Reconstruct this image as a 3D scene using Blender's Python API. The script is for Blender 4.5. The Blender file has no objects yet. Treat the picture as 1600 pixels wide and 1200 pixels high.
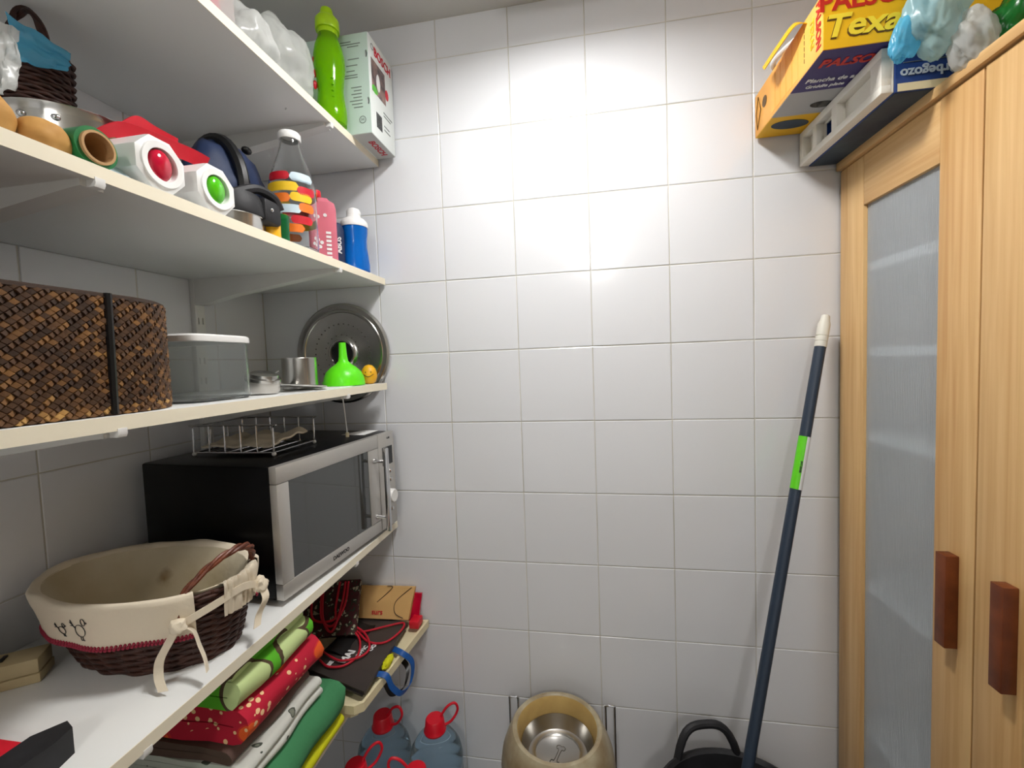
import bpy, bmesh, math, random
from mathutils import Vector, Matrix, noise
PI = math.pi
rnd = random.Random(7)

# ------------------------------------------------------------------ camera
scene = bpy.context.scene
C = scene.collection
cam_data = bpy.data.cameras.new('camera')
cam = bpy.data.objects.new('camera', cam_data)
C.objects.link(cam)
cam_data.sensor_width = 36.0
cam_data.lens = 676.47 / 1600 * 36.0
cam_data.clip_start = 0.02
pitch, roll, yaw = math.radians(-3.026), math.radians(-2.077), math.radians(9.832)
cam.matrix_world = (Matrix.Translation((0.9625, -1.18, 1.31)) @ Matrix.Rotation(yaw, 4, 'Z') @
                    Matrix.Rotation(pitch, 4, 'X') @ Matrix.Rotation(PI / 2, 4, 'X') @ Matrix.Rotation(roll, 4, 'Z'))
scene.camera = cam
# ------------------------------------------------------------------ world and exposure
world = bpy.data.worlds.new('world')
scene.world = world
world.use_nodes = True
bg = world.node_tree.nodes['Background']
bg.inputs[0].default_value = (1.0, 0.985, 0.96, 1)
bg.inputs[1].default_value = 0.55
vs = scene.view_settings
vs.view_transform = 'Standard'
vs.look = 'None'
vs.gamma = 1.0
vs.exposure = 0.25
vs.use_curve_mapping = False
LAMP_STRENGTH = 116.0
LAMP2_STRENGTH = 95.0

# ------------------------------------------------------------------ material helpers
MATS = {}
def lin(c):
    return tuple(((v / 12.92) if v <= 0.04045 else ((v + 0.055) / 1.055) ** 2.4) for v in c) + (1,)
def rgb(r, g, b):
    return lin((r / 255, g / 255, b / 255))
def new_mat(name):
    m = bpy.data.materials.new(name)
    m.use_nodes = True
    MATS[name] = m
    nt = m.node_tree
    return m, nt, nt.nodes['Principled BSDF']
def mat(name, col, rough=0.5, metal=0.0, trans=0.0, ior=1.45, coat=0.0, noise_amt=0.0, noise_scale=20.0, col2=None, bump=0.0, bump_scale=200.0, alpha=1.0, sss=0.0):
    m, nt, b = new_mat(name)
    b.inputs['Base Color'].default_value = col
    b.inputs['Roughness'].default_value = rough
    b.inputs['Metallic'].default_value = metal
    b.inputs['Transmission Weight'].default_value = trans
    b.inputs['IOR'].default_value = ior
    b.inputs['Coat Weight'].default_value = coat
    b.inputs['Alpha'].default_value = alpha
    tc = nt.nodes.new('ShaderNodeTexCoord')
    if col2 is not None:
        n = nt.nodes.new('ShaderNodeTexNoise')
        n.inputs['Scale'].default_value = noise_scale
        n.inputs['Detail'].default_value = 5
        r = nt.nodes.new('ShaderNodeValToRGB')
        r.color_ramp.elements[0].position = 0.35
        r.color_ramp.elements[1].position = 0.65
        r.color_ramp.elements[0].color = col
        r.color_ramp.elements[1].color = col2
        nt.links.new(tc.outputs['Object'], n.inputs['Vector'])
        nt.links.new(n.outputs['Fac'], r.inputs['Fac'])
        nt.links.new(r.outputs['Color'], b.inputs['Base Color'])
    if bump:
        n2 = nt.nodes.new('ShaderNodeTexNoise')
        n2.inputs['Scale'].default_value = bump_scale
        n2.inputs['Detail'].default_value = 4
        bp = nt.nodes.new('ShaderNodeBump')
        bp.inputs['Strength'].default_value = bump
        bp.inputs['Distance'].default_value = 0.002
        nt.links.new(tc.outputs['Object'], n2.inputs['Vector'])
        nt.links.new(n2.outputs['Fac'], bp.inputs['Height'])
        nt.links.new(bp.outputs['Normal'], b.inputs['Normal'])
    return m
def film(name, col, clear=0.45, rough=0.25):
    """thin plastic film: part transparent, part glossy translucent"""
    m, nt, b = new_mat(name)
    out = nt.nodes['Material Output']
    b.inputs['Base Color'].default_value = col
    b.inputs['Roughness'].default_value = rough
    tr = nt.nodes.new('ShaderNodeBsdfTransparent')
    tl = nt.nodes.new('ShaderNodeBsdfTranslucent')
    tl.inputs[0].default_value = col
    m1 = nt.nodes.new('ShaderNodeMixShader'); m1.inputs[0].default_value = 0.45
    m2 = nt.nodes.new('ShaderNodeMixShader'); m2.inputs[0].default_value = clear
    nt.links.new(b.outputs[0], m1.inputs[1]); nt.links.new(tl.outputs[0], m1.inputs[2])
    nt.links.new(m1.outputs[0], m2.inputs[1]); nt.links.new(tr.outputs[0], m2.inputs[2])
    nt.links.new(m2.outputs[0], out.inputs['Surface'])
    return m
def wood(name, c1, c2, grain_axis='Z', scale=1.0, rough=0.45):
    m, nt, b = new_mat(name)
    tc = nt.nodes.new('ShaderNodeTexCoord')
    mp = nt.nodes.new('ShaderNodeMapping')
    s = {'X': (1.2, 40, 40), 'Y': (40, 1.2, 40), 'Z': (40, 40, 1.2)}[grain_axis]
    mp.inputs['Scale'].default_value = tuple(v * scale for v in s)
    n = nt.nodes.new('ShaderNodeTexNoise'); n.inputs['Scale'].default_value = 2.2; n.inputs['Detail'].default_value = 6
    n.inputs['Distortion'].default_value = 0.6
    mp2 = nt.nodes.new('ShaderNodeMapping')
    s2 = {'X': (0.2, 16, 16), 'Y': (16, 0.2, 16), 'Z': (16, 16, 0.2)}[grain_axis]
    mp2.inputs['Scale'].default_value = tuple(v * scale for v in s2)
    n2 = nt.nodes.new('ShaderNodeTexNoise'); n2.inputs['Scale'].default_value = 1.5; n2.inputs['Detail'].default_value = 1
    mx = nt.nodes.new('ShaderNodeMath'); mx.operation = 'MULTIPLY_ADD'; mx.inputs[1].default_value = 0.5
    ml = nt.nodes.new('ShaderNodeMath'); ml.operation = 'MULTIPLY'; ml.inputs[1].default_value = 0.5
    r = nt.nodes.new('ShaderNodeValToRGB')
    r.color_ramp.elements[0].position = 0.36; r.color_ramp.elements[0].color = c2
    r.color_ramp.elements[1].position = 0.62; r.color_ramp.elements[1].color = c1
    L = nt.links.new
    L(tc.outputs['Object'], mp.inputs['Vector']); L(mp.outputs[0], n.inputs['Vector'])
    L(tc.outputs['Object'], mp2.inputs['Vector']); L(mp2.outputs[0], n2.inputs['Vector'])
    L(n2.outputs['Fac'], ml.inputs[0]); L(n.outputs['Fac'], mx.inputs[0]); L(ml.outputs[0], mx.inputs[2])
    L(mx.outputs[0], r.inputs['Fac']); L(r.outputs['Color'], b.inputs['Base Color'])
    b.inputs['Roughness'].default_value = rough
    return m
def attr_mat(name, attr, stops, rough=0.55, bump=0.2):
    """colour ramp driven by a per-piece random attribute stored on the mesh"""
    m, nt, b = new_mat(name)
    a = nt.nodes.new('ShaderNodeAttribute'); a.attribute_name = attr
    r = nt.nodes.new('ShaderNodeValToRGB')
    els = r.color_ramp.elements
    while len(els) < len(stops): els.new(0.5)
    for e, (p, c) in zip(els, stops): e.position = p; e.color = c
    tc = nt.nodes.new('ShaderNodeTexCoord')
    n = nt.nodes.new('ShaderNodeTexNoise'); n.inputs['Scale'].default_value = 260
    bp = nt.nodes.new('ShaderNodeBump'); bp.inputs['Strength'].default_value = bump; bp.inputs['Distance'].default_value = 0.001
    L = nt.links.new
    L(a.outputs['Fac'], r.inputs['Fac']); L(r.outputs['Color'], b.inputs['Base Color'])
    L(tc.outputs['Object'], n.inputs['Vector']); L(n.outputs['Fac'], bp.inputs['Height']); L(bp.outputs['Normal'], b.inputs['Normal'])
    b.inputs['Roughness'].default_value = rough
    return m
def pattern_cloth(name, base, spot, line, scale=14, thr=0.35, lw=0.06, dot=None):
    """printed cloth: big soft spots outlined by lines, small dots"""
    m, nt, b = new_mat(name)
    L = nt.links.new
    tc = nt.nodes.new('ShaderNodeTexCoord')
    nz = nt.nodes.new('ShaderNodeTexNoise'); nz.inputs['Scale'].default_value = scale * 0.8
    va = nt.nodes.new('ShaderNodeVectorMath'); va.operation = 'MULTIPLY_ADD'
    va.inputs[1].default_value = (0.05, 0.05, 0.05)
    v = nt.nodes.new('ShaderNodeTexVoronoi'); v.inputs['Scale'].default_value = scale
    L(tc.outputs['Object'], nz.inputs['Vector']); L(nz.outputs['Color'], va.inputs[0]); L(tc.outputs['Object'], va.inputs[2])
    L(va.outputs[0], v.inputs['Vector'])
    r = nt.nodes.new('ShaderNodeValToRGB'); r.color_ramp.interpolation = 'CONSTANT'
    els = r.color_ramp.elements
    els[0].position = 0; els[0].color = spot
    els[1].position = thr; els[1].color = line
    e = els.new(thr + lw); e.color = base
    L(v.outputs['Distance'], r.inputs['Fac'])
    src = r.outputs['Color']
    if dot is not None:
        v2 = nt.nodes.new('ShaderNodeTexVoronoi'); v2.inputs['Scale'].default_value = scale * 4
        L(tc.outputs['Object'], v2.inputs['Vector'])
        n3 = nt.nodes.new('ShaderNodeTexNoise'); n3.inputs['Scale'].default_value = scale * 0.7
        L(tc.outputs['Object'], n3.inputs['Vector'])
        lt = nt.nodes.new('ShaderNodeMath'); lt.operation = 'LESS_THAN'; lt.inputs[1].default_value = 0.28
        gt = nt.nodes.new('ShaderNodeMath'); gt.operation = 'GREATER_THAN'; gt.inputs[1].default_value = 0.55
        mu = nt.nodes.new('ShaderNodeMath'); mu.operation = 'MULTIPLY'
        L(v2.outputs['Distance'], lt.inputs[0]); L(n3.outputs['Fac'], gt.inputs[0]); L(lt.outputs[0], mu.inputs[0]); L(gt.outputs[0], mu.inputs[1])
        mx = nt.nodes.new('ShaderNodeMix'); mx.data_type = 'RGBA'
        L(mu.outputs[0], mx.inputs['Factor']); L(src, mx.inputs['A']); mx.inputs['B'].default_value = dot
        src = mx.outputs['Result']
    L(src, b.inputs['Base Color'])
    b.inputs['Roughness'].default_value = 0.85
    return m

mat('tile', rgb(226, 228, 232), 0.16, coat=0.3, bump=0.03, bump_scale=14)
mat('grout', rgb(182, 178, 164), 0.8, col2=rgb(212, 210, 202), noise_scale=5)
mat('plaster', rgb(214, 214, 212), 0.8, bump=0.1, bump_scale=120)
mat('floor', rgb(112, 98, 84), 0.5, col2=rgb(126, 112, 96), noise_scale=8)
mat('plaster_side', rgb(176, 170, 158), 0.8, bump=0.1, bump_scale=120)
mat('melamine', rgb(232, 233, 231), 0.32, bump=0.02, bump_scale=400)
mat('edge', rgb(238, 230, 208), 0.4)
mat('bracket', rgb(225, 225, 222), 0.4)
mat('black', rgb(14, 14, 16), 0.35)
mat('gloss_black', rgb(9, 9, 11), 0.16, coat=0.3)
mat('rubber', rgb(24, 24, 27), 0.6, col2=rgb(34, 34, 38), noise_scale=30)
mat('steel', rgb(190, 188, 184), 0.22, 1.0)
mat('brushed', rgb(200, 197, 192), 0.42, 0.75, bump=0.05, bump_scale=500)
mat('mw_body', rgb(8, 8, 10), 0.3)
MATS['mw_body'].node_tree.nodes['Principled BSDF'].inputs['Specular IOR Level'].default_value = 0.18
mat('chrome', rgb(210, 210, 212), 0.12, 1.0)
mat('darksteel', rgb(110, 105, 100), 0.25, 1.0)
mat('mwglass', rgb(38, 42, 42), 0.08, ior=1.9, coat=0.5)
mat('white_plastic', rgb(236, 236, 234), 0.3)
mat('white_paper', rgb(230, 230, 228), 0.7)
mat('beige_plastic', rgb(205, 190, 150), 0.5, col2=rgb(190, 172, 130), noise_scale=14)
mat('cream_plastic', rgb(226, 214, 176), 0.38)
mat('red', rgb(200, 18, 40), 0.45)
mat('cap_red', rgb(205, 16, 38), 0.35)
mat('gloss_red', rgb(190, 10, 50), 0.12, coat=0.5)
mat('gloss_green', rgb(80, 190, 20), 0.12, coat=0.5)
mat('lime', rgb(96, 226, 20), 0.35)
mat('lime_cap', rgb(170, 215, 20), 0.35)
mat('lime_clear', rgb(150, 225, 10), 0.1, trans=0.65, ior=1.25)
mat('green_tube', rgb(28, 110, 58), 0.35)
mat('cardboard', rgb(178, 140, 96), 0.8, bump=0.2)
mat('cardboard_dark', rgb(96, 66, 48), 0.9)
mat('potato', rgb(198, 152, 84), 0.7, col2=rgb(178, 128, 62), noise_scale=30, bump=0.3, bump_scale=60)
mat('navy', rgb(28, 44, 78), 0.6, bump=0.4, bump_scale=30)
mat('yellow', rgb(238, 196, 30), 0.45)
mat('egg_yellow', rgb(232, 172, 28), 0.4)
mat('orange', rgb(238, 120, 30), 0.45)
mat('pale_blue', rgb(205, 225, 236), 0.45)
mat('ink', rgb(24, 24, 26), 0.6)
mat('ink_grey', rgb(120, 128, 126), 0.7)
mat('ink_silver', rgb(186, 198, 210), 0.5)
mat('ink_red', rgb(196, 16, 40), 0.5)
mat('ink_white', rgb(232, 232, 232), 0.6)
mat('glass', rgb(250, 252, 252), 0.02, trans=1.0, ior=1.3)
mat('clear_plastic', rgb(236, 240, 240), 0.05, trans=0.95, ior=1.2)
mat('pink_clear', rgb(240, 138, 156), 0.2, trans=0.35, ior=1.15)
mat('blue_bottle', rgb(10, 110, 205), 0.2, trans=0.25, ior=1.3)
mat('green_glass', rgb(40, 150, 90), 0.08, trans=0.7, ior=1.3)
mat('pet', rgb(206, 228, 242), 0.06, trans=0.95, ior=1.15)
mat('bosch_box', rgb(226, 232, 230), 0.55)
mat('bosch_side', rgb(196, 214, 208), 0.55)
mat('bosch_base', rgb(196, 198, 196), 0.6)
mat('photo_dark', rgb(60, 52, 56), 0.4, col2=rgb(150, 120, 110), noise_scale=45)
mat('cloth_cream', rgb(226, 214, 192), 0.9, bump=0.5, bump_scale=70)
mat('cloth_inside', rgb(206, 196, 172), 0.9, col2=rgb(188, 174, 142), noise_scale=9, bump=0.5, bump_scale=50)
mat('stain', rgb(150, 122, 76), 0.95)
mat('lace', rgb(150, 40, 62), 0.8)
mat('wicker_dark', rgb(72, 40, 30), 0.55, col2=rgb(48, 26, 20), noise_scale=60)
mat('wicker_handle', rgb(120, 62, 36), 0.45, col2=rgb(84, 40, 24), noise_scale=80)
mat('kraft', rgb(206, 164, 104), 0.75, bump=0.1)
mat('bag_black', rgb(58, 52, 50), 0.5, col2=rgb(68, 60, 57), noise_scale=12)
mat('bag_ink', rgb(22, 20, 21), 0.5)
mat('rope_red', rgb(190, 22, 44), 0.6)
mat('strap_blue', rgb(16, 78, 150), 0.5)
mat('dkgreen', rgb(62, 128, 84), 0.9, bump=0.4, bump_scale=160)
mat('cloth_grey', rgb(200, 200, 190), 0.9, col2=rgb(150, 152, 140), noise_scale=25)
mat('cloth_yellow', rgb(206, 206, 20), 0.85)
mat('cloth_charcoal', rgb(70, 72, 70), 0.9)
mat('cloth_brown', rgb(92, 70, 62), 0.9)
mat('palson_yellow', rgb(240, 186, 20), 0.5)
mat('palson_orange', rgb(246, 182, 90), 0.5, col2=rgb(240, 170, 76), noise_scale=12)
mat('palson_purple', rgb(60, 48, 110), 0.5)
mat('palson_grey', rgb(176, 176, 176), 0.5)
mat('palson_ink', rgb(196, 40, 24), 0.5)
mat('palson_letter', rgb(250, 222, 60), 0.5)
mat('palson_shadow', rgb(96, 66, 20), 0.5)
mat('orb_blue', rgb(24, 56, 120), 0.5)
mat('orb_dark', rgb(30, 44, 66), 0.5, col2=rgb(60, 78, 90), noise_scale=10)
mat('foam', rgb(236, 232, 222), 0.8, bump=0.2, bump_scale=300)
mat('broom_blue', rgb(44, 56, 72), 0.4)
mat('broom_tip', rgb(222, 218, 206), 0.45)
mat('sticker_green', rgb(96, 206, 30), 0.4)
mat('bowl_stone', rgb(176, 166, 140), 0.4, col2=rgb(140, 122, 92), noise_scale=16, bump=0.1)
mat('bowl_inner', rgb(198, 168, 104), 0.45, col2=rgb(180, 150, 90), noise_scale=14)
mat('handle_brown', rgb(118, 58, 24), 0.4, col2=rgb(96, 44, 16), noise_scale=30)
mat('wood_dark_gap', rgb(60, 40, 24), 0.7)
mat('cab_inside', rgb(214, 208, 196), 0.6)
mat('panel_ribbed', rgb(238, 243, 247), 0.24, trans=0.68, ior=1.12)
mat('red_fruit', rgb(150, 48, 40), 0.3, trans=0.3, ior=1.2)
mat('wood_block', rgb(190, 140, 84), 0.5, col2=rgb(168, 116, 62), noise_scale=30)
mat('plum', rgb(40, 30, 40), 0.4)
film('film_white', rgb(232, 234, 232), 0.30)
film('film_blue', rgb(104, 200, 236), 0.22)
film('film_pale', rgb(190, 222, 222), 0.25)
film('film_green', rgb(20, 130, 50), 0.12)
film('film_clear', rgb(225, 226, 222), 0.55)
wood('birch', rgb(222, 184, 128), rgb(198, 150, 92), 'Z')
wood('birch_h', rgb(222, 184, 128), rgb(198, 150, 92), 'Y')
attr_mat('weave', 'tone', [(0.0, rgb(52, 34, 22)), (0.45, rgb(92, 62, 36)), (0.75, rgb(134, 94, 50)), (1.0, rgb(188, 146, 84))])
pattern_cloth('cloth_floral', rgb(86, 176, 30), rgb(196, 216, 150), rgb(78, 60, 40), 11, 0.42, 0.07)
pattern_cloth('cloth_red', rgb(186, 12, 48), rgb(232, 92, 30), rgb(206, 40, 40), 16, 0.22, 0.05, rgb(240, 200, 150))
pattern_cloth('camo', rgb(74, 30, 34), rgb(176, 170, 150), rgb(46, 56, 40), 60, 0.3, 0.18)
pattern_cloth('cloth_print', rgb(206, 208, 200), rgb(120, 124, 110), rgb(70, 76, 66), 26, 0.2, 0.08)
lampm, nt, b = new_mat('lamp_glow')
b.inputs['Base Color'].default_value = (1, 1, 1, 1)
b.inputs['Emission Color'].default_value = (1.0, 0.985, 0.965, 1)
b.inputs['Emission Strength'].default_value = LAMP_STRENGTH

lampm2, nt, b = new_mat('lamp_glow_far')
b.inputs['Base Color'].default_value = (1, 1, 1, 1)
b.inputs['Emission Color'].default_value = (1.0, 0.97, 0.93, 1)
b.inputs['Emission Strength'].default_value = LAMP2_STRENGTH

# ------------------------------------------------------------------ mesh helpers (world coordinates throughout)
WM = {}
class M:
    def __init__(s): s.v = []; s.f = []; s.tone = []
    def add(s, verts, faces, T=None):
        o = len(s.v)
        s.v += [(T @ Vector(p)) if T is not None else Vector(p) for p in verts]
        s.f += [tuple(i + o for i in f) for f in faces]
        return s
    def box(s, x0, x1, y0, y1, z0, z1, bev=0.0, T=None, seg=2):
        bm = bmesh.new()
        bmesh.ops.create_cube(bm, size=1)
        for v in bm.verts:
            v.co = Vector((x0 + (v.co.x + .5) * (x1 - x0), y0 + (v.co.y + .5) * (y1 - y0), z0 + (v.co.z + .5) * (z1 - z0)))
        if bev > 0:
            bmesh.ops.bevel(bm, geom=list(bm.edges), offset=bev, segments=seg, affect='EDGES', profile=0.5)
        bm.verts.index_update()
        s.add([v.co.copy() for v in bm.verts], [[v.index for v in f.verts] for f in bm.faces], T)
        bm.free(); return s
    def lathe(s, prof, seg=32, T=None, sx=1.0, sy=1.0, power=2.0):
        vs_, fs = [], []
        n = len(prof)
        for k in range(seg):
            a = 2 * PI * k / seg
            ca, sa = math.cos(a), math.sin(a)
            if power != 2.0:
                ca = math.copysign(abs(ca) ** (2 / power), ca); sa = math.copysign(abs(sa) ** (2 / power), sa)
            for r, z in prof: vs_.append((r * ca * sx, r * sa * sy, z))
        for k in range(seg):
            k2 = (k + 1) % seg
            for i in range(n - 1):
                if prof[i][0] < 1e-6 and prof[i + 1][0] < 1e-6: continue
                fs.append((k * n + i, k2 * n + i, k2 * n + i + 1, k * n + i + 1))
        return s.add(vs_, fs, T)
    def tube(s, pts, r, seg=8, closed=False, T=None, flat=None):
        pts = [Vector(p) for p in pts]; n = len(pts)
        rs = r if isinstance(r, (list, tuple)) else [r] * n
        vs_, fs = [], []
        up = Vector((0, 0, 1)); prev = None
        for i, p in enumerate(pts):
            a = pts[i - 1] if (i > 0 or closed) else p
            c = pts[(i + 1) % n] if (i < n - 1 or closed) else p
            t = (c - a)
            t = t.normalized() if t.length > 1e-9 else Vector((0, 0, 1))
            ref = prev if prev is not None else (up if abs(t.z) < 0.9 else Vector((1, 0, 0)))
            nrm = (ref - t * ref.dot(t))
            nrm = nrm.normalized() if nrm.length > 1e-6 else t.orthogonal().normalized()
            prev = nrm; bn = t.cross(nrm)
            for k in range(seg):
                an = 2 * PI * k / seg
                f1, f2 = flat if flat else (1, 1)
                vs_.append(p + (nrm * math.cos(an) * f1 + bn * math.sin(an) * f2) * rs[i])
        for i in range(n if closed else n - 1):
            j = (i + 1) % n
            for k in range(seg):
                k2 = (k + 1) % seg
                fs.append((i * seg + k, i * seg + k2, j * seg + k2, j * seg + k))
        if not closed:
            fs.append(tuple(range(seg))[::-1]); fs.append(tuple((n - 1) * seg + k for k in range(seg)))
        return s.add(vs_, fs, T)
    def sheet(s, fn, nu, nv, th=0.001, closed_u=False):
        """solid sheet from fn(u,v); thickness along local normals"""
        P = [[Vector(fn(i / nu, j / nv)) for j in range(nv + 1)] for i in range(nu + 1)]
        def nrm(i, j):
            a = P[min(i + 1, nu)][j] - P[max(i - 1, 0)][j]; b_ = P[i][min(j + 1, nv)] - P[i][max(j - 1, 0)]
            c = a.cross(b_); return c.normalized() if c.length > 1e-12 else Vector((0, 0, 1))
        top, bot = [], []
        for i in range(nu + 1):
            for j in range(nv + 1):
                n_ = nrm(i, j); top.append(P[i][j] + n_ * th / 2); bot.append(P[i][j] - n_ * th / 2)
        N = len(top); w = nv + 1
        fs = []
        for i in range(nu):
            for j in range(nv):
                a, b_, c, d = i * w + j, (i + 1) * w + j, (i + 1) * w + j + 1, i * w + j + 1
                fs.append((a, b_, c, d)); fs.append((N + d, N + c, N + b_, N + a))
        for i in range(nu):
            fs.append((i * w, N + i * w, N + (i + 1) * w, (i + 1) * w))
            fs.append((i * w + nv, (i + 1) * w + nv, N + (i + 1) * w + nv, N + i * w + nv))
        for j in range(nv):
            fs.append((j, j + 1, N + j + 1, N + j))
            fs.append((nu * w + j, N + nu * w + j, N + nu * w + j + 1, nu * w + j + 1))
        return s.add(top + bot, fs)
    def prism(s, outline, z0, z1, T=None):
        n = len(outline)
        vs_ = [(x, y, z0) for x, y in outline] + [(x, y, z1) for x, y in outline]
        fs = [tuple(range(n))[::-1], tuple(range(n, 2 * n))] + [(i, (i + 1) % n, n + (i + 1) % n, n + i) for i in range(n)]
        return s.add(vs_, fs, T)
    def blob(s, c, r, sub=3, amp=0.0, freq=3.0, seed=0, ridged=False, T=None):
        bm = bmesh.new(); bmesh.ops.create_icosphere(bm, subdivisions=sub, radius=1)
        off = Vector((seed * 3.1, seed * 1.7, -seed * 2.3))
        for v in bm.verts:
            d = v.co.normalized(); k = noise.noise(d * freq + off)
            if ridged:
                k = 0.9 * k + 0.32 * (0.35 - abs(noise.noise(Vector((d.x * 2.6, d.y * 2.6, d.z * 1.1)) * freq - off))) + 0.16 * (0.3 - abs(noise.noise(d * freq * 4.1 + off)))
            v.co = Vector((c[0] + d.x * r[0] * (1 + amp * k), c[1] + d.y * r[1] * (1 + amp * k), c[2] + d.z * r[2] * (1 + amp * k)))
        bm.verts.index_update()
        s.add([v.co.copy() for v in bm.verts], [[v.index for v in f.verts] for f in bm.faces], T)
        bm.free(); return s
    def mesh(s, name, m, W, sharp=35, smooth=True):
        Wi = W.inverted()
        me = bpy.data.meshes.new(name)
        me.from_pydata([Wi @ p for p in s.v], [], s.f)
        bm = bmesh.new(); bm.from_mesh(me)
        bmesh.ops.remove_doubles(bm, verts=bm.verts, dist=1e-6)
        bmesh.ops.recalc_face_normals(bm, faces=bm.faces)
        bm.to_mesh(me); bm.free()
        if smooth:
            me.shade_smooth(); me.set_sharp_from_angle(angle=math.radians(sharp))
        me.materials.append(MATS[m])
        return me
    def build(s, name, m, parent=None, label=None, sharp=35, smooth=True, kind=None):
        if parent is not None:
            W = WM[parent.name]
        else:
            xs = [p.x for p in s.v]; ys = [p.y for p in s.v]; zs = [p.z for p in s.v]
            W = Matrix.Translation(((min(xs) + max(xs)) / 2, (min(ys) + max(ys)) / 2, min(zs)))
        o = bpy.data.objects.new(name, s.mesh(name, m, W, sharp, smooth))
        C.objects.link(o)
        if parent is not None: o.parent = parent
        else: o.matrix_world = W
        WM[o.name] = W
        if label: o['label'] = label
        if kind: o['kind'] = kind
        return o
def tag(o, label, cat, group=None):
    o['label'] = label; o['category'] = cat
    if group: o['group'] = group
    return o
def thing(name, label, cat, loc, group=None):
    o = bpy.data.objects.new(name, None); C.objects.link(o)
    o.empty_display_size = 0.02
    o.location = loc; WM[o.name] = Matrix.Translation(loc)
    return tag(o, label, cat, group)
def frame(o, xd, yd=None, zd=None):
    """matrix from origin and axes"""
    xd = Vector(xd).normalized()
    if yd is not None:
        yd = Vector(yd); yd = (yd - xd * yd.dot(xd)).normalized(); zd = xd.cross(yd)
    else:
        zd = Vector(zd); zd = (zd - xd * zd.dot(xd)).normalized(); yd = zd.cross(xd)
    m = Matrix.Identity(4)
    for i in range(3): m[i][0] = xd[i]; m[i][1] = yd[i]; m[i][2] = zd[i]; m[i][3] = o[i]
    return m
def bez(pts, n=8, closed=False):
    """Catmull-Rom through points"""
    P = [Vector(p) for p in pts]; out = []
    m = len(P); rng = range(m if closed else m - 1)
    for i in rng:
        if closed: p0, p1, p2, p3 = P[i - 1], P[i], P[(i + 1) % m], P[(i + 2) % m]
        else: p0, p1, p2, p3 = P[max(i - 1, 0)], P[i], P[i + 1], P[min(i + 2, m - 1)]
        for k in range(n):
            t = k / n
            out.append(0.5 * ((2 * p1) + (p2 - p0) * t + (2 * p0 - 5 * p1 + 4 * p2 - p3) * t * t + (3 * p1 - p0 - 3 * p2 + p3) * t ** 3))
    if not closed: out.append(P[-1])
    return out
def text(name, string, size, T, m, parent, offset=0.0, shear=0.0, sx=1.0, depth=0.0004, spacing=1.0):
    """flat lettering; T maps text plane (x right, y up) to the world"""
    cu = bpy.data.curves.new(name, 'FONT'); cu.body = string; cu.size = size
    cu.align_x = 'CENTER'; cu.align_y = 'CENTER'; cu.offset = offset; cu.shear = shear; cu.resolution_u = 3
    cu.space_character = spacing; cu.extrude = depth
    tmp = bpy.data.objects.new(name, cu); C.objects.link(tmp)
    dg = bpy.context.evaluated_depsgraph_get()
    me = bpy.data.meshes.new_from_object(tmp.evaluated_get(dg))
    bpy.data.objects.remove(tmp)
    mm = M(); mm.add([(v.co.x * sx, v.co.y, v.co.z) for v in me.vertices], [tuple(p.vertices) for p in me.polygons], T)
    bpy.data.meshes.remove(me)
    return mm.build(name, m, parent, smooth=False)

def cut(o, cutter):
    """cut real openings into a part"""
    W = WM[o.name]
    me = cutter.mesh('cutter', 'bracket', W, smooth=False); me.materials.clear(); me.materials.append(o.data.materials[0])
    c = bpy.data.objects.new('cutter', me); C.objects.link(c)
    p_ = o.parent; o.parent = None; keep = o.matrix_basis.copy(); o.matrix_basis = Matrix.Identity(4)
    md = o.modifiers.new('cut', 'BOOLEAN'); md.operation = 'DIFFERENCE'; md.object = c; md.solver = 'EXACT'
    dg = bpy.context.evaluated_depsgraph_get(); dg.update()
    new = bpy.data.meshes.new_from_object(o.evaluated_get(dg))
    o.modifiers.clear(); o.data = new; new.shade_smooth(); new.set_sharp_from_angle(angle=math.radians(30))
    o.matrix_basis = keep; o.parent = p_
    bpy.data.objects.remove(c)
    return o

# ------------------------------------------------------------------ the room shell
ZC, YN, XR = 2.245, -3.2, 2.08
def struct(name, mm, m):
    o = mm.build(name, m); o['kind'] = 'structure'; return o
wall_back = struct('wall_back', M().box(-0.12, XR + .12, 0.0011, 0.12, 0, ZC), 'grout')
wall_left = struct('wall_left', M().box(-0.12, -0.0011, YN, 0.0011, 0, ZC), 'grout')
struct('wall_right', M().box(XR, XR + 0.12, YN, 0.0011, 0, ZC), 'plaster_side')
struct('floor', M().box(-0.12, XR + .12, YN, 0.12, -0.1, 0), 'floor')
struct('ceiling', M().box(-0.12, XR + .12, YN, 0.12, ZC, ZC + 0.1), 'plaster')

# wall tiles: every tile its own piece, mesh data shared between tiles of one size
TCACHE = {}
def tile_mesh(w, h):
    key = (round(w, 4), round(h, 4))
    if key not in TCACHE:
        b, d = 0.0014, 0.0065
        x, y = w / 2, h / 2
        vs_ = [(-x, -y, 0), (x, -y, 0), (x, y, 0), (-x, y, 0),
               (-x, -y, d - b * .6), (x, -y, d - b * .6), (x, y, d - b * .6), (-x, y, d - b * .6),
               (-x + b, -y + b, d), (x - b, -y + b, d), (x - b, y - b, d), (-x + b, y - b, d)]
        fs = []
        for a in (0, 4):
            for i in range(4): fs.append((a + i, a + (i + 1) % 4, a + 4 + (i + 1) % 4, a + 4 + i))
        fs.append((8, 9, 10, 11))
        me = bpy.data.meshes.new('tile'); me.from_pydata(vs_, [], fs); me.materials.append(MATS['tile'])
        TCACHE[key] = me
    return TCACHE[key]
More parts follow.
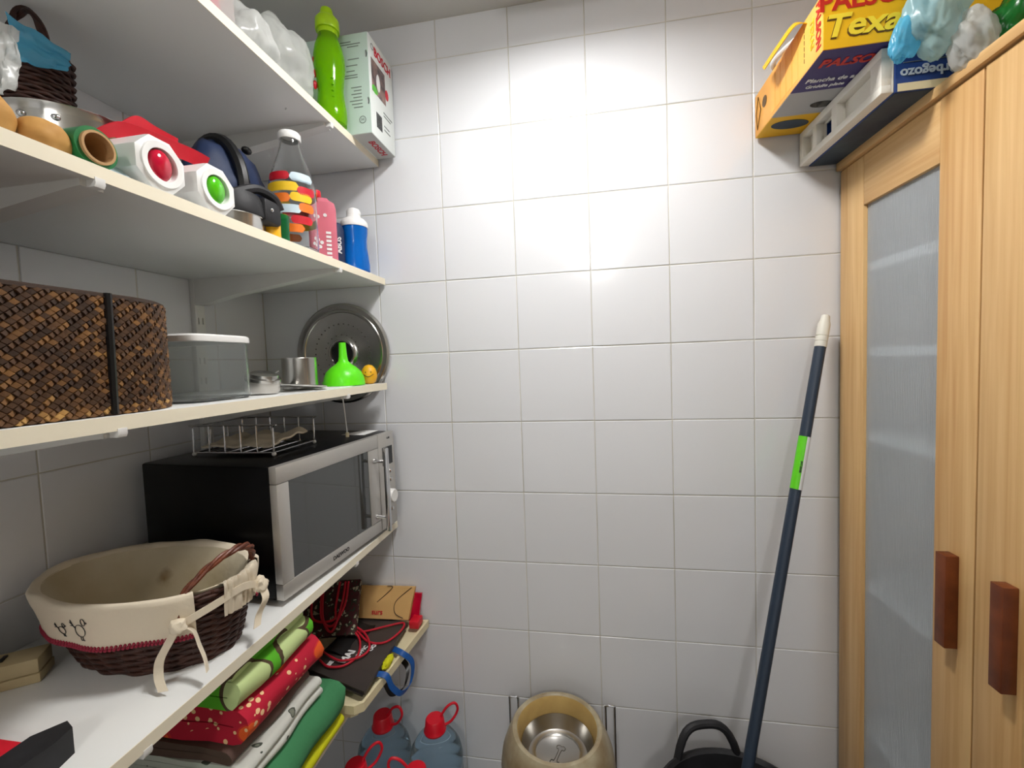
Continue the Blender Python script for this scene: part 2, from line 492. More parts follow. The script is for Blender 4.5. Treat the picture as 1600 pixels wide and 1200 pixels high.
def lay(wall, us, vs_, fn):
    g = 0.0022
    for i in range(len(us) - 1):
        for j in range(len(vs_) - 1):
            w, h = us[i + 1] - us[i] - g, vs_[j + 1] - vs_[j] - g
            if w < 0.008 or h < 0.008: continue
            o = bpy.data.objects.new('tile', tile_mesh(w, h)); C.objects.link(o)
            T = fn((us[i] + us[i + 1]) / 2, (vs_[j] + vs_[j + 1]) / 2)
            tilt = Matrix.Rotation(rnd.uniform(-.0022, .0022), 4, 'X') @ Matrix.Rotation(rnd.uniform(-.0022, .0022), 4, 'Y')
            o.parent = wall
            o.matrix_local = WM[wall.name].inverted() @ T @ tilt
zs = [0.0] + [0.1414 + 0.2 * k for k in range(11)] + [ZC]
xs = [0.0] + [0.18 + 0.2 * k for k in range(10)] + [XR]
lay(wall_back, xs, zs, lambda u, v: frame((u, 0.0065, v), (1, 0, 0), (0, 0, 1)))
ys = [0.175 + 0.2 * k for k in range(6)]
lay(wall_left, [-1.175 + 0.2 * k for k in range(6)] + [0.0], zs, lambda u, v: frame((-0.0065, u, v), (0, 1, 0), (0, 0, 1)))

# ------------------------------------------------------------------ ceiling lamp
LX, LY = 0.93, -0.465
lamp = thing('ceiling_lamp_offscreen', 'round white ceiling lamp with a glowing diffuser and short rim', 'lamp', (LX, LY, ZC - 0.034))
T0 = Matrix.Translation((LX, LY, ZC))
M().lathe([(0.098, 0), (0.115, 0), (0.117, -0.004), (0.115, -0.034), (0.103, -0.034), (0.100, -0.030), (0.098, 0)], 40, T0).build('lamp_rim', 'white_plastic', lamp)
M().lathe([(0, -0.006), (0.0978, -0.006), (0.0978, -0.001), (0, -0.001)], 40, T0).build('diffuser_offscreen', 'lamp_glow', lamp)

# the small lamp whose reflection shows as a white spot on the tiles, in the passage behind the camera
T0 = Matrix.Translation((1.06, -2.62, ZC))
lamp2 = thing('passage_lamp_offscreen', 'small glass globe ceiling lamp in the passage before the shelves', 'lamp', (1.06, -2.62, ZC - 0.16))
M().lathe([(0, 0), (0.05, 0), (0.052, -0.010), (0.04, -0.020), (0, -0.020)], 32, T0).build('ceiling_plate', 'white_plastic', lamp2)
M().lathe([(0.03, -0.0205), (0.06, -0.036), (0.078, -0.065), (0.08, -0.09), (0.066, -0.126), (0.038, -0.152), (0, -0.16)], 40, T0).build('globe_offscreen', 'lamp_glow_far', lamp2)

# ------------------------------------------------------------------ shelving on the left wall
SH = [(1.888, .400, -.006, 'uppermost wall shelf carrying the green bottle'),
      (1.558, .402, -.006, 'white wall shelf carrying the glass milk bottle and white canisters'),
      (1.261, .404, -.033, 'white wall shelf carrying the woven box and the lime funnel'),
      (0.853, .402, -.006, 'white wall shelf carrying the microwave and the lined bread basket'),
      (0.500, .385, -.006, 'low white wall shelf carrying folded cloths and paper bags')]
TH = 0.018
for zt, xf, yf, lab in SH:
    t = thing('wall_shelf', lab, 'shelf', (0.2, -0.65, zt - TH), 'white wall shelves')
    M().box(0.001, xf - 0.0012, -1.34, yf, zt - TH, zt, 0.0006).build('shelf_board', 'melamine', t)
    M().box(xf - 0.0012, xf, -1.34, yf, zt - TH, zt).build('edge_band', 'edge', t, 'cream front edge band')
YR = (-0.235, -0.745)
for y, who in zip(YR, ('behind the clear container', 'behind the woven box')):
    t = thing('shelf_rail', 'white slotted metal rail upright on the left wall ' + who, 'rail', (0.007, y, 0.35), 'shelf uprights')
    rail = M().box(0.0, 0.014, y - 0.014, y + 0.014, 0.35, 2.1, 0.002).build('rail', 'bracket', t)
    mm = M()
    for k in range(34):
        z = 0.38 + k * 0.05
        for dy in (-0.006, 0.006): mm.box(0.0015, 0.0160, y + dy - 0.0016, y + dy + 0.0016, z, z + 0.016)
    cut(rail, mm)
snames = ['uppermost shelf', 'shelf of the milk bottle', 'shelf of the woven box', 'microwave shelf', 'shelf of folded cloths']
for (zt, xf, yf, lab), sn in zip(SH, snames):
    for y, who in zip(YR, ('nearer the tiled end wall', 'farther from the tiled end wall')):
        t = thing('shelf_bracket', 'white tapered bracket under the %s, %s' % (sn, who), 'bracket', (0.2, y, zt - TH - 0.05), 'shelf brackets')
        zb = zt - TH
        out = [(0.0142, zb - 0.062), (0.03, zb - 0.064), (0.12, zb - 0.045), (0.37, zb - 0.010), (xf - 0.012, zb - 0.008), (xf - 0.012, zb), (0.0142, zb)]
        M().prism(out, -0.0125, 0.0125, frame((0, y, 0), (1, 0, 0), (0, 0, 1))).build('arm', 'bracket', t)
        M().prism([(xf - 0.014, zb - 0.008), (xf - 0.001, zb - 0.008), (xf + 0.0012, zb - 0.004), (xf + 0.0008, zb + 0.003), (xf + 0.0001, zb + 0.003), (xf + 0.0001, zb), (xf - 0.014, zb)],
                  -0.0055, 0.0055, frame((0, y, 0), (1, 0, 0), (0, 0, 1))).build('lip', 'white_plastic', t)

# ------------------------------------------------------------------ birch cabinet on the right
cab = thing('storage_cabinet', 'tall birch-veneer cabinet with ribbed translucent doors and brown handles', 'cabinet', (1.82, -0.4, 0))
XF = 1.567
M().box(1.559, 2.06, -0.812, -0.008, 1.731, 1.749, 0.0015).build('top_board', 'birch_h', cab)
for y0, y1 in ((-0.026, -0.008), (-0.812, -0.794)):
    M().box(1.589, 2.05, y0, y1, 0, 1.731).build('side_panel', 'birch', cab)
M().box(2.04, 2.05, -0.794, -0.026, 0.02, 1.731).build('back_panel', 'cab_inside', cab)
M().box(1.60, 2.04, -0.794, -0.026, 0.05, 0.068).build('bottom_board', 'cab_inside', cab)
for z in (0.42, 0.76, 1.105, 1.292, 1.478):
    M().box(1.5815, 2.04, -0.794, -0.026, z, z + 0.02).build('inner_shelf', 'white_plastic', cab)
def ribbed(y0, y1, z0, z1, x):
    n = int((y1 - y0) / 0.0044)
    vs_, fs = [], []
    for i in range(n * 4 + 1):
        y = y0 + (y1 - y0) * i / (n * 4)
        dx = -0.0009 * abs(math.sin(PI * i / 4)) 
        vs_ += [(x + dx, y, z0), (x + dx, y, z1), (x + 0.003, y, z1), (x + 0.003, y, z0)]
    for i in range(n * 4):
        a, b_ = i * 4, i * 4 + 4
        for k in range(4): fs.append((a + k, b_ + k, b_ + (k + 1) % 4, a + (k + 1) % 4))
    fs.append((0, 1, 2, 3)); e = n * 16; fs.append((e + 3, e + 2, e + 1, e))
    return M().add(vs_, fs)
Z0, Z1 = 0.05, 1.7275
def door(y0, y1, w0, w1, hy0, hy1, lab):
    d = M().box(XF, XF + 0.02, y1 - w1, y1, Z0, Z1, 0.0012).build('door', 'birch', cab, lab)
    M().box(XF, XF + 0.02, y0, y0 + w0, Z0, Z1, 0.0012).build('door_stile', 'birch', d)
    M().box(XF + 0.0004, XF + 0.02, y0 + w0 + .0004, y1 - w1 - .0004, 1.622, Z1, 0.0012).build('top_rail', 'birch_h', d)
    M().box(XF + 0.0004, XF + 0.02, y0 + w0 + .0004, y1 - w1 - .0004, Z0, 0.16, 0.0012).build('bottom_rail', 'birch_h', d)
    ribbed(y0 + w0 - .004, y1 - w1 + .004, 0.155, 1.626, XF + 0.009).build('ribbed_panel', 'panel_ribbed', d, 'ribbed translucent panel', sharp=60)
    M().box(1.547, XF, hy0, hy1, 0.797, 0.957, 0.001).build('handle', 'handle_brown', d, 'brown wooden bar handle')
door(-0.3875, -0.012, 0.082, 0.086, -0.360, -0.338, 'door beside the tiled wall')
door(-0.790, -0.3905, 0.085, 0.080, -0.462, -0.441, 'door farther from the tiled wall')

# ------------------------------------------------------------------ microwave
am = math.radians(5.0)
N0 = Vector((0.3725, -0.459, 0.865))
MT = frame(N0, (math.sin(am), math.cos(am), 0), (-math.cos(am), math.sin(am), 0))   # x: width to the tiled wall, y: depth, z: up
MW, MD, MH = 0.428, 0.335, 0.260
mw = thing('microwave', 'black microwave oven with brushed steel front and dark window', 'microwave', (0.22, -0.25, 0.853))
M().box(0, MW, 0.012, MD, 0, MH, 0.005, MT).build('body', 'mw_body', mw)
for fx in (0.03, MW - 0.03):
    for fy in (0.035, MD - 0.03):
        M().lathe([(0, -0.012), (0.011, -0.012), (0.012, 0.001), (0, 0.001)], 16, MT @ Matrix.Translation((fx, fy, 0))).build('foot', 'rubber', mw)
DX = 0.348
dr = M().box(0.0, DX - 0.0012, -0.006, 0.0115, 0.227, MH, 0.0012, MT).build('door', 'brushed', mw, 'brushed steel door')
M().box(0.0, DX - 0.0012, -0.006, 0.0115, 0.0, 0.031, 0.0012, MT).build('door_frame', 'brushed', dr)
M().box(0.0, 0.030, -0.006, 0.0115, 0.0318, 0.2262, 0.0012, MT).build('door_frame', 'brushed', dr)
M().box(0.303, DX - 0.0012, -0.006, 0.0115, 0.0318, 0.2262, 0.0012, MT).build('door_frame', 'brushed', dr)
M().box(0.030, 0.303, -0.0035, 0.0115, 0.0312, 0.2268, 0, MT).build('window', 'mwglass', dr, 'dark glass window')
hd = M().box(0.320, 0.332, -0.047, -0.035, 0.012, 0.232, 0.003, MT).build('handle', 'chrome', dr, 'vertical steel bar handle')
for z in (0.048, 0.196):
    M().lathe([(0, 0), (0.007, 0), (0.007, 0.004), (0.0045, 0.008), (0.0045, 0.031), (0, 0.031)], 16,
              MT @ frame((0.326, -0.0055, z), (1, 0, 0), (0, 0, 1))).build('standoff', 'chrome', hd)
pn = M().box(DX + 0.0012, MW, -0.006, 0.0115, 0, MH, 0.0012, MT).build('control_panel', 'brushed', mw, 'brushed steel control panel')
M().box(DX + 0.018, MW - 0.012, -0.0068, -0.005, 0.172, 0.222, 0, MT).build('display', 'gloss_black', pn, 'black display')
kf = lambda x, z: MT @ frame((x, -0.0055, z), (1, 0, 0), (0, 0, 1))
M().lathe([(0, 0), (0.019, 0), (0.019, 0.012), (0.0165, 0.016), (0, 0.016)], 28, kf(0.394, 0.084)).build('knob', 'white_plastic', pn, 'silver white turning knob')
for x, z in ((0.380, 0.152), (0.402, 0.152), (0.402, 0.128), (0.402, 0.045)):
    M().lathe([(0, 0), (0.006, 0), (0.006, 0.003), (0.004, 0.0045), (0, 0.0045)], 16, kf(x, z)).build('button', 'chrome', pn)
FT = MT @ frame((0.175, -0.0062, 0.0155), (1, 0, 0), (0, 0, 1))
text('brand_lettering', 'DAEWOO', 0.0125, FT, 'ink', dr, 0.0002)
text('panel_lettering', 'Grill', 0.008, MT @ frame((0.398, -0.0062, 0.245), (1, 0, 0), (0, 0, 1)), 'ink', pn)
ZM = N0.z + MH
# wire rack on the microwave
rk = thing('wire_rack', 'chrome wire dish rack standing on the microwave', 'rack', (0.2, -0.29, ZM))
RX0, RX1, RY0, RY1, RZ0, RZ1 = 0.100, 0.298, -0.362, -0.222, ZM + 0.0075, ZM + 0.067
def wire(pts, name, r=0.0017, closed=False, m='chrome', par=rk): return M().tube(pts, r, 7, closed).build(name, m, par)
wire([(RX0, RY0, RZ0), (RX1, RY0, RZ0), (RX1, RY1, RZ0), (RX0, RY1, RZ0)], 'base_frame', 0.002, True)
wire(bez([(RX0, RY0, RZ0), (RX0, RY0, RZ1 - .006), (RX0 + .006, RY0, RZ1), (RX1 - .006, RY0, RZ1), (RX1, RY0, RZ1 - .006), (RX1, RY0, RZ0)], 5), 'near_hoop', 0.002)
wire(bez([(RX0, RY1, RZ0), (RX0, RY1, RZ1 - .006), (RX0 + .006, RY1, RZ1), (RX1 - .006, RY1, RZ1), (RX1, RY1, RZ1 - .006), (RX1, RY1, RZ0)], 5), 'far_hoop', 0.002)
for k in range(1, 5):
    x = RX0 + (RX1 - RX0) * k / 5
    for y in (RY0, RY1):
        wire([(x, y, RZ0), (x, y, RZ1)], 'upright_wire')
    wire([(x, RY0, RZ0), (x, RY1, RZ0)], 'floor_wire')
for y in (RY0 + .045, RY0 + .095):
    wire([(RX0, y, RZ0), (RX0, y, RZ0 + .045)], 'end_wire')
wire([(RX0, RY0, RZ1), (RX0, RY0 + .03, RZ1), (RX0, RY1 - .03, RZ1), (RX0, RY1, RZ1)], 'end_rail')
for x, y in ((RX0, RY0), (RX1, RY0), (RX0, RY1), (RX1, RY1)):
    M().blob((x, y, ZM + 0.0045), (0.0048, 0.0048, 0.0048), 2).build('foot', 'white_plastic', rk)
def rackcloth(u, v):
    x = RX0 + 0.012 + u * (RX1 - RX0 - 0.022); y = RY0 + 0.006 + v * (RY1 - RY0 - 0.016)
    z = RZ0 + 0.0065 + 0.010 * abs(math.sin(u * 7 + v * 2)) * (0.4 + v) + 0.006 * noise.noise((u * 5, v * 5, 1)) + 0.008 * v * u + 0.004
    return (x, y, z)
tag(M().sheet(rackcloth, 28, 20, 0.004).build('dish_cloth', 'cloth_cream', sharp=80), 'crumpled beige cloth lying inside the wire rack', 'cloth')
rod = thing('wire_rod', 'thin white rod reaching from the microwave top to the shelf above', 'rod', (0.332, -0.13, ZM))
M().tube([(0.332, -0.13, ZM + 0.010), (0.336, -0.150, 1.243)], 0.0017, 7).build('rod', 'white_plastic', rod)
M().lathe([(0, 0), (0.0045, 0), (0.0045, 0.012), (0, 0.012)], 12, Matrix.Translation((0.332, -0.13, ZM))).build('rod_foot', 'cream_plastic', rod)
tag(M().add([(0.300, -0.105, ZM + .0006), (0.368, -0.11, ZM + .0006), (0.372, -0.035, ZM + .0006), (0.325, -0.03, ZM + .0006),
             (0.300, -0.105, ZM + .0016), (0.368, -0.11, ZM + .0016), (0.372, -0.035, ZM + .0016), (0.325, -0.03, ZM + .0016)],
            [(0, 1, 2, 3), (4, 5, 6, 7), (0, 1, 5, 4), (1, 2, 6, 5), (2, 3, 7, 6), (3, 0, 4, 7)]).build('paper_note', 'white_paper', smooth=False),
    'small pale paper note lying on the microwave', 'paper')

def add_stain(mname, centre, radius, col):
    nt = MATS[mname].node_tree; L = nt.links.new; b = nt.nodes['Principled BSDF']
    src = b.inputs['Base Color'].links[0].from_socket
    g = nt.nodes.new('ShaderNodeNewGeometry'); nz = nt.nodes.new('ShaderNodeTexNoise'); nz.inputs['Scale'].default_value = 38
    L(g.outputs['Position'], nz.inputs['Vector'])
    d = nt.nodes.new('ShaderNodeVectorMath'); d.operation = 'DISTANCE'; d.inputs[1].default_value = centre
    L(g.outputs['Position'], d.inputs[0])
    ma = nt.nodes.new('ShaderNodeMath'); ma.operation = 'MULTIPLY_ADD'; ma.inputs[1].default_value = radius * 1.6
    L(nz.outputs['Fac'], ma.inputs[0]); L(d.outputs['Value'], ma.inputs[2])
    mr = nt.nodes.new('ShaderNodeMapRange'); mr.inputs['From Min'].default_value = radius * 1.0; mr.inputs['From Max'].default_value = radius * 1.9
    mr.inputs['To Min'].default_value = 0.85; mr.inputs['To Max'].default_value = 0.0
    L(ma.outputs[0], mr.inputs['Value'])
    mx = nt.nodes.new('ShaderNodeMix'); mx.data_type = 'RGBA'; mx.inputs['B'].default_value = col
    L(mr.outputs[0], mx.inputs['Factor']); L(src, mx.inputs['A']); L(mx.outputs['Result'], b.inputs['Base Color'])
# ------------------------------------------------------------------ bread basket with cloth lining
bk = thing('bread_basket', 'oval dark wicker basket lined with cream cloth, beside the microwave', 'basket', (0.235, -0.578, 0.853))
RC, RA, RB, RZ = Vector((0.222, -0.580)), 0.172, 0.104, 0.972
BC, BA, BB = Vector((0.236, -0.578)), 0.130, 0.076
def bring(a, k, extra=0.0):
    cx = BC.x + (RC.x - BC.x) * k; cy = BC.y + (RC.y - BC.y) * k
    kk = k ** 0.8
    A = BA + (RA - BA) * kk + extra; B_ = BB + (RB - BB) * kk + extra
    return Vector((cx + A * math.cos(a), cy + B_ * math.sin(a), 0.853 + (RZ - 0.853) * k))
def wicker(parent, ring, n, stakes, r, amp, m='wicker_dark', name='weave'):
    mm = M()
    for k in range(n):
        f = (k + 0.5) / n
        pts = []
        for i in range(stakes * 4):
            a = 2 * PI * i / (stakes * 4)
            pts.append(ring(a, f, amp * math.cos(stakes / 2 * a + k * PI)))
        mm.tube(pts, r, 5, True)
    return mm.build(name, m, parent, kind='stuff', sharp=80)
wicker(bk, bring, 22, 30, 0.0036, 0.0024)
mm = M()
for i in range(26):
    a = 2 * PI * (i + .5) / 26
    mm.tube([bring(a, k / 6) for k in range(7)], 0.003, 5)
mm.build('stakes', 'wicker_dark', bk, kind='stuff')
M().lathe([(0, 0.0015), (1, 0.0015), (1, 0.008), (0, 0.008)], 40, Matrix.Translation((BC.x, BC.y, 0.853)), BA, BB).build('basket_floor', 'wicker_dark', bk)
def liner(u, v):
    a = 2 * PI * u
    if v < 0.12:   # floor of the lining
        q = bring(a, 0.10, -0.020); k = v / 0.12
        return Vector((BC.x + (q.x - BC.x) * k, BC.y + (q.y - BC.y) * k, q.z + 0.002))
    k = (v - 0.12) / 0.88
    w = 0.004 * noise.noise((math.cos(a) * 4, math.sin(a) * 4, k * 3)) 
    q = bring(a, 0.10 + 0.94 * k, -0.020 + 0.016 * k ** 4 + w * (1 - k * .6))
    return q
add_stain('cloth_inside', tuple(liner(math.radians(114) / (2 * PI), 0.60)), 0.017, rgb(128, 98, 56))
M().sheet(liner, 96, 18, 0.0016).build('cloth_lining', 'cloth_inside', bk, 'stained cream cloth lining', sharp=80)
G0, G1 = math.radians(-33), math.radians(30)         # opening of the skirt around the handle
def skirt_fn(a0, a1, drop):
    def fn(u, v):
        a = a0 + (a1 - a0) * u
        w = 0.0060 * noise.noise((u * 16, v * 1.5, 3)) + 0.003 * math.sin(u * 60) * (0.3 + 0.7 * abs(math.cos(a))) * 0.5
        if v < 0.18:
            k = v / 0.18
            q = bring(a, 1.03, -0.005); q2 = bring(a, 1.02, 0.010 + w)
            p_ = q.lerp(q2, k); p_.z += (0.008 + 0.006 * noise.noise((u * 13, 0, 7))) * math.sin(k * PI * 0.5)
            return p_
        k = (v - 0.18) / 0.82
        q = bring(a, 1.02 - drop * k, 0.010 + w + 0.004 * k)
        q.z += (0.008 + 0.006 * noise.noise((u * 13, 0, 7))) * (1 - k)
        return q
    return fn
M().sheet(skirt_fn(G1, 2 * PI + G0, 0.50), 120, 14, 0.0016).build('cloth_skirt', 'cloth_cream', bk, 'turned-down cream cloth edge', sharp=80)
M().sheet(skirt_fn(math.radians(-16), math.radians(24), 0.40), 24, 12, 0.0016).build('cloth_flap', 'cloth_cream', bk, 'cloth flap under the handle', sharp=80)
mm = M()
sk = skirt_fn(G1, 2 * PI + G0, 0.50)
for row, (vv, rr) in enumerate(((0.97, 0.0022), (1.02, 0.0026))):
    for i in range(150):
        p_ = Vector(sk((i + 0.5 * row) / 150, vv))
        q = p_ - Vector((RC.x, RC.y, p_.z)); q.normalize()
        mm.blob(tuple(p_ + q * 0.0018), (rr, rr, rr * 1.2), 1)
mm.build('lace_trim', 'lace', bk, 'maroon crochet trim', kind='stuff')
# handle arch over the end near the shelf front
hp0, hp2 = bring(math.radians(-40), 1.0, 0.004), bring(math.radians(34), 1.0, 0.004)
hpts = bez([hp0 - Vector((0, 0, .03)), hp0, hp0.lerp(hp2, .22) + Vector((.020, 0, .036)), hp0.lerp(hp2, .55) + Vector((.030, 0, .050)), hp0.lerp(hp2, .82) + Vector((.022, 0, .036)), hp2, hp2 - Vector((0, 0, .03))], 8)
for ph in (0, 2 * PI / 3, 4 * PI / 3):
    pp = []
    for i, q in enumerate(hpts):
        t = i * 0.42 + ph
        pp.append(q + Vector((0.0032 * math.cos(t), 0.0032 * math.sin(t) * .6, 0.0032 * math.sin(t))))
    M().tube(pp, 0.0032, 7).build('handle_strand', 'wicker_handle', bk)
def ribbon(pts, w, name, m, par, side=(0, 0, 1), th=0.0012, n=8):
    P = bez(pts, n); side = Vector(side).normalized()
    def fn(u, v):
        x = u * (len(P) - 1); i = min(int(x), len(P) - 2); q = P[i].lerp(P[i + 1], x - i)
        return q + side * (v - 0.5) * w
    return M().sheet(fn, len(P) - 1, 3, th).build(name, m, par, sharp=80)
kn = bring(math.radians(-42), 0.72, 0.020)
M().blob(tuple(kn), (0.012, 0.010, 0.011), 3, 0.3, 2, 3).build('bow_knot', 'cloth_cream', bk)
ribbon([kn, kn + Vector((-.006, -.012, -.02)), kn + Vector((-.02, -.014, -.045)), kn + Vector((-.016, -.02, -.066)), kn + Vector((-.003, -.026, -.0795))], 0.013, 'bow_tail', 'cloth_cream', bk, (1, .3, .1))
ribbon([kn, kn + Vector((.012, .012, -.012)), kn + Vector((.022, .012, -.035)), kn + Vector((.036, .006, -.05)), kn + Vector((.045, .0, -.064))], 0.012, 'bow_tail', 'cloth_cream', bk, (.5, -.8, .2))
kn2 = bring(math.radians(14), 0.80, 0.024)
M().blob(tuple(kn2), (0.011, 0.012, 0.013), 3, 0.35, 2, 5).build('bow_knot', 'cloth_cream', bk)
ribbon([kn, kn.lerp(kn2, .35) + Vector((.014, 0, .012)), kn.lerp(kn2, .7) + Vector((.012, 0, .016)), kn2], 0.012, 'bow_band', 'cloth_cream', bk)
ribbon([kn2, kn2 + Vector((.012, -.004, -.02)), kn2 + Vector((.004, -.012, -.045)), kn2 + Vector((.006, -.02, -.062))], 0.012, 'bow_tail', 'cloth_cream', bk, (.3, .9, .1))
# embroidered hens on the skirt
def on_skirt(a, v):
    p_ = Vector(sk((a - G1) / (2 * PI + G0 - G1), v)); q = p_ - Vector((RC.x, RC.y, p_.z)); return p_ + q.normalized() * 0.0016
def hen(a0, v0, s, flip):
    def line(pts, closed=False):
        M().tube(bez([on_skirt(a0 + flip * x * s, v0 + y * s * 3.2) for x, y in pts], 4, closed), 0.0005, 5, closed).build('embroidery', 'ink', bk)
    line([(math.cos(t) * .62, .15 + math.sin(t) * .42) for t in [k * PI / 5 for k in range(10)]], True)
    line([(.62 + .24 * math.cos(t), -.48 + .24 * math.sin(t)) for t in [k * PI / 3 for k in range(6)]], True)
    line([(.86, -.50), (1.08, -.42), (.85, -.38)])
    for q in ((-1.05, -.45), (-1.15, -.15), (-.85, -.62)): line([(-.5, .0), (-.75, -.15), q])
    for x in (-.1, .15): line([(x, .56), (x, .80), (x + .15, .84)])
hen(math.radians(272), 0.60, 0.085, 1); hen(math.radians(259), 0.68, 0.055, 1)

# ------------------------------------------------------------------ power strip, plug, red bar on the microwave shelf
ps = thing('power_strip', 'beige multi-socket power strip lying against the left wall', 'power strip', (0.08, -0.70, 0.853))
PT = frame((0.140 - .6 * .046, -0.684 + .8 * .046, 0.853), (-.80, -.60, 0), (.60, -.80, 0))
M().box(0, 0.185, 0, 0.046, 0, 0.014, 0.002, PT).build('base', 'beige_plastic', ps)
M().box(0.001, 0.184, 0.001, 0.045, 0.0145, 0.037, 0.003, PT).build('cover', 'beige_plastic', ps)
M().box(0.045, 0.050, 0.014, 0.030, 0.0365, 0.0395, 0.0005, PT).build('switch', 'black', ps, 'black switch')
M().lathe([(0, 0.0005), (0.003, 0.0005), (0.003, 0.0016), (0, 0.0016)], 12, PT @ frame((0.055, 0.046, 0.007), (1, 0, 0), (0, 0, -1))).build('screw', 'black', ps)
M().lathe([(0.0, .0365), (0.018, .0365), (0.018, .038), (0.013, .038), (0.013, .0372), (0, .0372)], 24, PT @ Matrix.Translation((0.085, 0.023, 0))).build('socket', 'cream_plastic', ps)
pg = PT @ Vector((0.085, 0.023, 0.037))
tag(M().lathe([(0, 0), (0.017, 0), (0.020, 0.012), (0.018, 0.030), (0.010, 0.042), (0, 0.044)], 20, Matrix.Translation(pg)).build('power_plug', 'plum'), 'dark plug sitting in the beige power strip', 'plug')
rb = thing('red_bar', 'red bar with a black plastic end piece, lying on the microwave shelf', 'bar', (0.29, -0.81, 0.853))
M().box(0.09, 0.306, -0.822, -0.796, 0.854, 0.880, 0.003).build('bar', 'red', rb)
M().prism([(0.300, -0.93), (0.334, -0.93), (0.342, -0.80), (0.336, -0.777), (0.318, -0.770), (0.300, -0.795)], 0.853, 0.886, None).build('end_piece', 'rubber', rb, 'black plastic end piece')

# ------------------------------------------------------------------ shelf three: woven box, container, steel ware, funnel
Z3 = 1.261
wb = thing('woven_box', 'large brown woven seagrass box with rounded corners', 'basket', (0.21, -0.82, Z3))
WX0, WX1, WY0, WY1, WR, WH = 0.035, 0.388, -1.02, -0.608, 0.11, 0.146
def peri():
    pts = []
    L = []
    cs = [(WX1 - WR, WY0 + WR, -PI / 2), (WX1 - WR, WY1 - WR, 0), (WX0 + WR, WY1 - WR, PI / 2), (WX0 + WR, WY0 + WR, PI)]
    for cx, cy, a0 in cs:
        for k in range(17):
            a = a0 + PI / 2 * k / 16
            pts.append(Vector((cx + WR * math.cos(a), cy + WR * math.sin(a), 0)))
    return pts
PP = peri()
seglen = [(PP[(i + 1) % len(PP)] - PP[i]).length for i in range(len(PP))]
PL = sum(seglen)
def perim(s):
    s %= PL
    for i, l in enumerate(seglen):
        if s <= l or i == len(seglen) - 1:
            a, b_ = PP[i], PP[(i + 1) % len(PP)]
            d = (b_ - a).normalized() if l > 1e-9 else Vector((0, 1, 0))
            return a + d * min(s, l), d
        s -= l
mm = M(); tones = []
mm.prism([(q.x - .0, q.y) for q in [Vector((WX0 + WX1, WY0 + WY1, 0)) / 2 + (p_ - Vector((WX0 + WX1, WY0 + WY1, 0)) / 2) * 0.985 for p_ in PP]], Z3, Z3 + WH - 0.004)
inner = mm.build('box_wall', 'wicker_dark', wb)
cell = 0.0096
nS = int(PL / cell); cs = PL / nS; nZ = int(WH / (cell * .84)); cz = WH / nZ
mm = M(); tn = []
for i in range(nS):
    for j in range(nZ * 2):
        s0 = (i + 0.5 * (j % 2)) * cs; zc = Z3 + (j + 0.5) * cz / 2
        p_, d = perim(s0); nrm = Vector((d.y, -d.x, 0))
        hs, hz = cs * 0.56, cz * 0.56
        flip = 1 if (i + j // 2) % 2 else -1
        zlo, zhi = max(zc - hz, Z3 + .0005), min(zc + hz, Z3 + WH)
        zt_ = [zlo, zc, zhi, zc]; st = [0, hs, 0, -hs]
        lift = 0.0030 + rnd.uniform(-.0005, .0008)
        vs_ = []
        for k in range(4):
            q = p_ + d * st[k]; vs_.append(Vector((q.x, q.y, zt_[k])) - nrm * 0.001)
        for k in range(4):
            q = p_ + d * st[k] * 0.72
            up = lift + (0.0016 * flip if k in (1,) else (-0.0012 * flip if k == 3 else 0.0004))
            vs_.append(Vector((q.x, q.y, zc + (zt_[k] - zc) * 0.72)) + nrm * up)
        mm.add(vs_, [(4, 5, 6, 7)] + [(k, (k + 1) % 4, 4 + (k + 1) % 4, 4 + k) for k in range(4)])
        t = rnd.random() ** 1.5 * 0.75 + 0.25 * max(0, noise.noise((s0 * 16, zc * 22, 4)))
        if zc < Z3 + 0.012: t = min(1, t + 0.25)
        tn += [t] * 8
W = WM[wb.name]; Wi = W.inverted()
me = bpy.data.meshes.new('strand_weave'); me.from_pydata([Wi @ p_ for p_ in mm.v], [], mm.f)
at_ = me.attributes.new('tone', 'FLOAT', 'POINT')
for i, t in enumerate(tn): at_.data[i].value = t
me.materials.append(MATS['weave'])
o = bpy.data.objects.new('strand_weave', me); C.objects.link(o); o.parent = wb; o['kind'] = 'stuff'
M().tube([Vector((p_.x, p_.y, Z3 + WH)) for p_ in PP], 0.0035, 6, True).build('rim_binding', 'weave', wb)
sp, sd = perim(0)
M().tube([(WX1 + 0.0035, -0.742, Z3 + 0.002), (WX1 + 0.004, -0.741, Z3 + WH * .5), (WX1 + 0.0035, -0.739, Z3 + WH + 0.003)], 0.0042, 7).build('seam_cord', 'black', wb, 'dark seam cord')

cc = thing('food_container', 'clear plastic food container with a white lid', 'container', (0.26, -0.555, Z3))
CX, CY, CA, CB = 0.262, -0.534, 0.098, 0.0655
T1 = Matrix.Translation((CX, CY, Z3))
M().lathe([(0, 0.0005), (0.96, 0.0005), (1.0, 0.004), (1.0, 0.098), (0.975, 0.098), (0.972, 0.006), (0, 0.004)], 64, T1, CA, CB, 6).build('tub', 'clear_plastic', cc)
M().lathe([(0, 0.099), (1.03, 0.099), (1.035, 0.101), (1.03, 0.108), (0.99, 0.111), (0.93, 0.1095), (0, 0.1095)], 64, T1, CA, CB, 6).build('lid', 'white_plastic', cc, 'white lid')

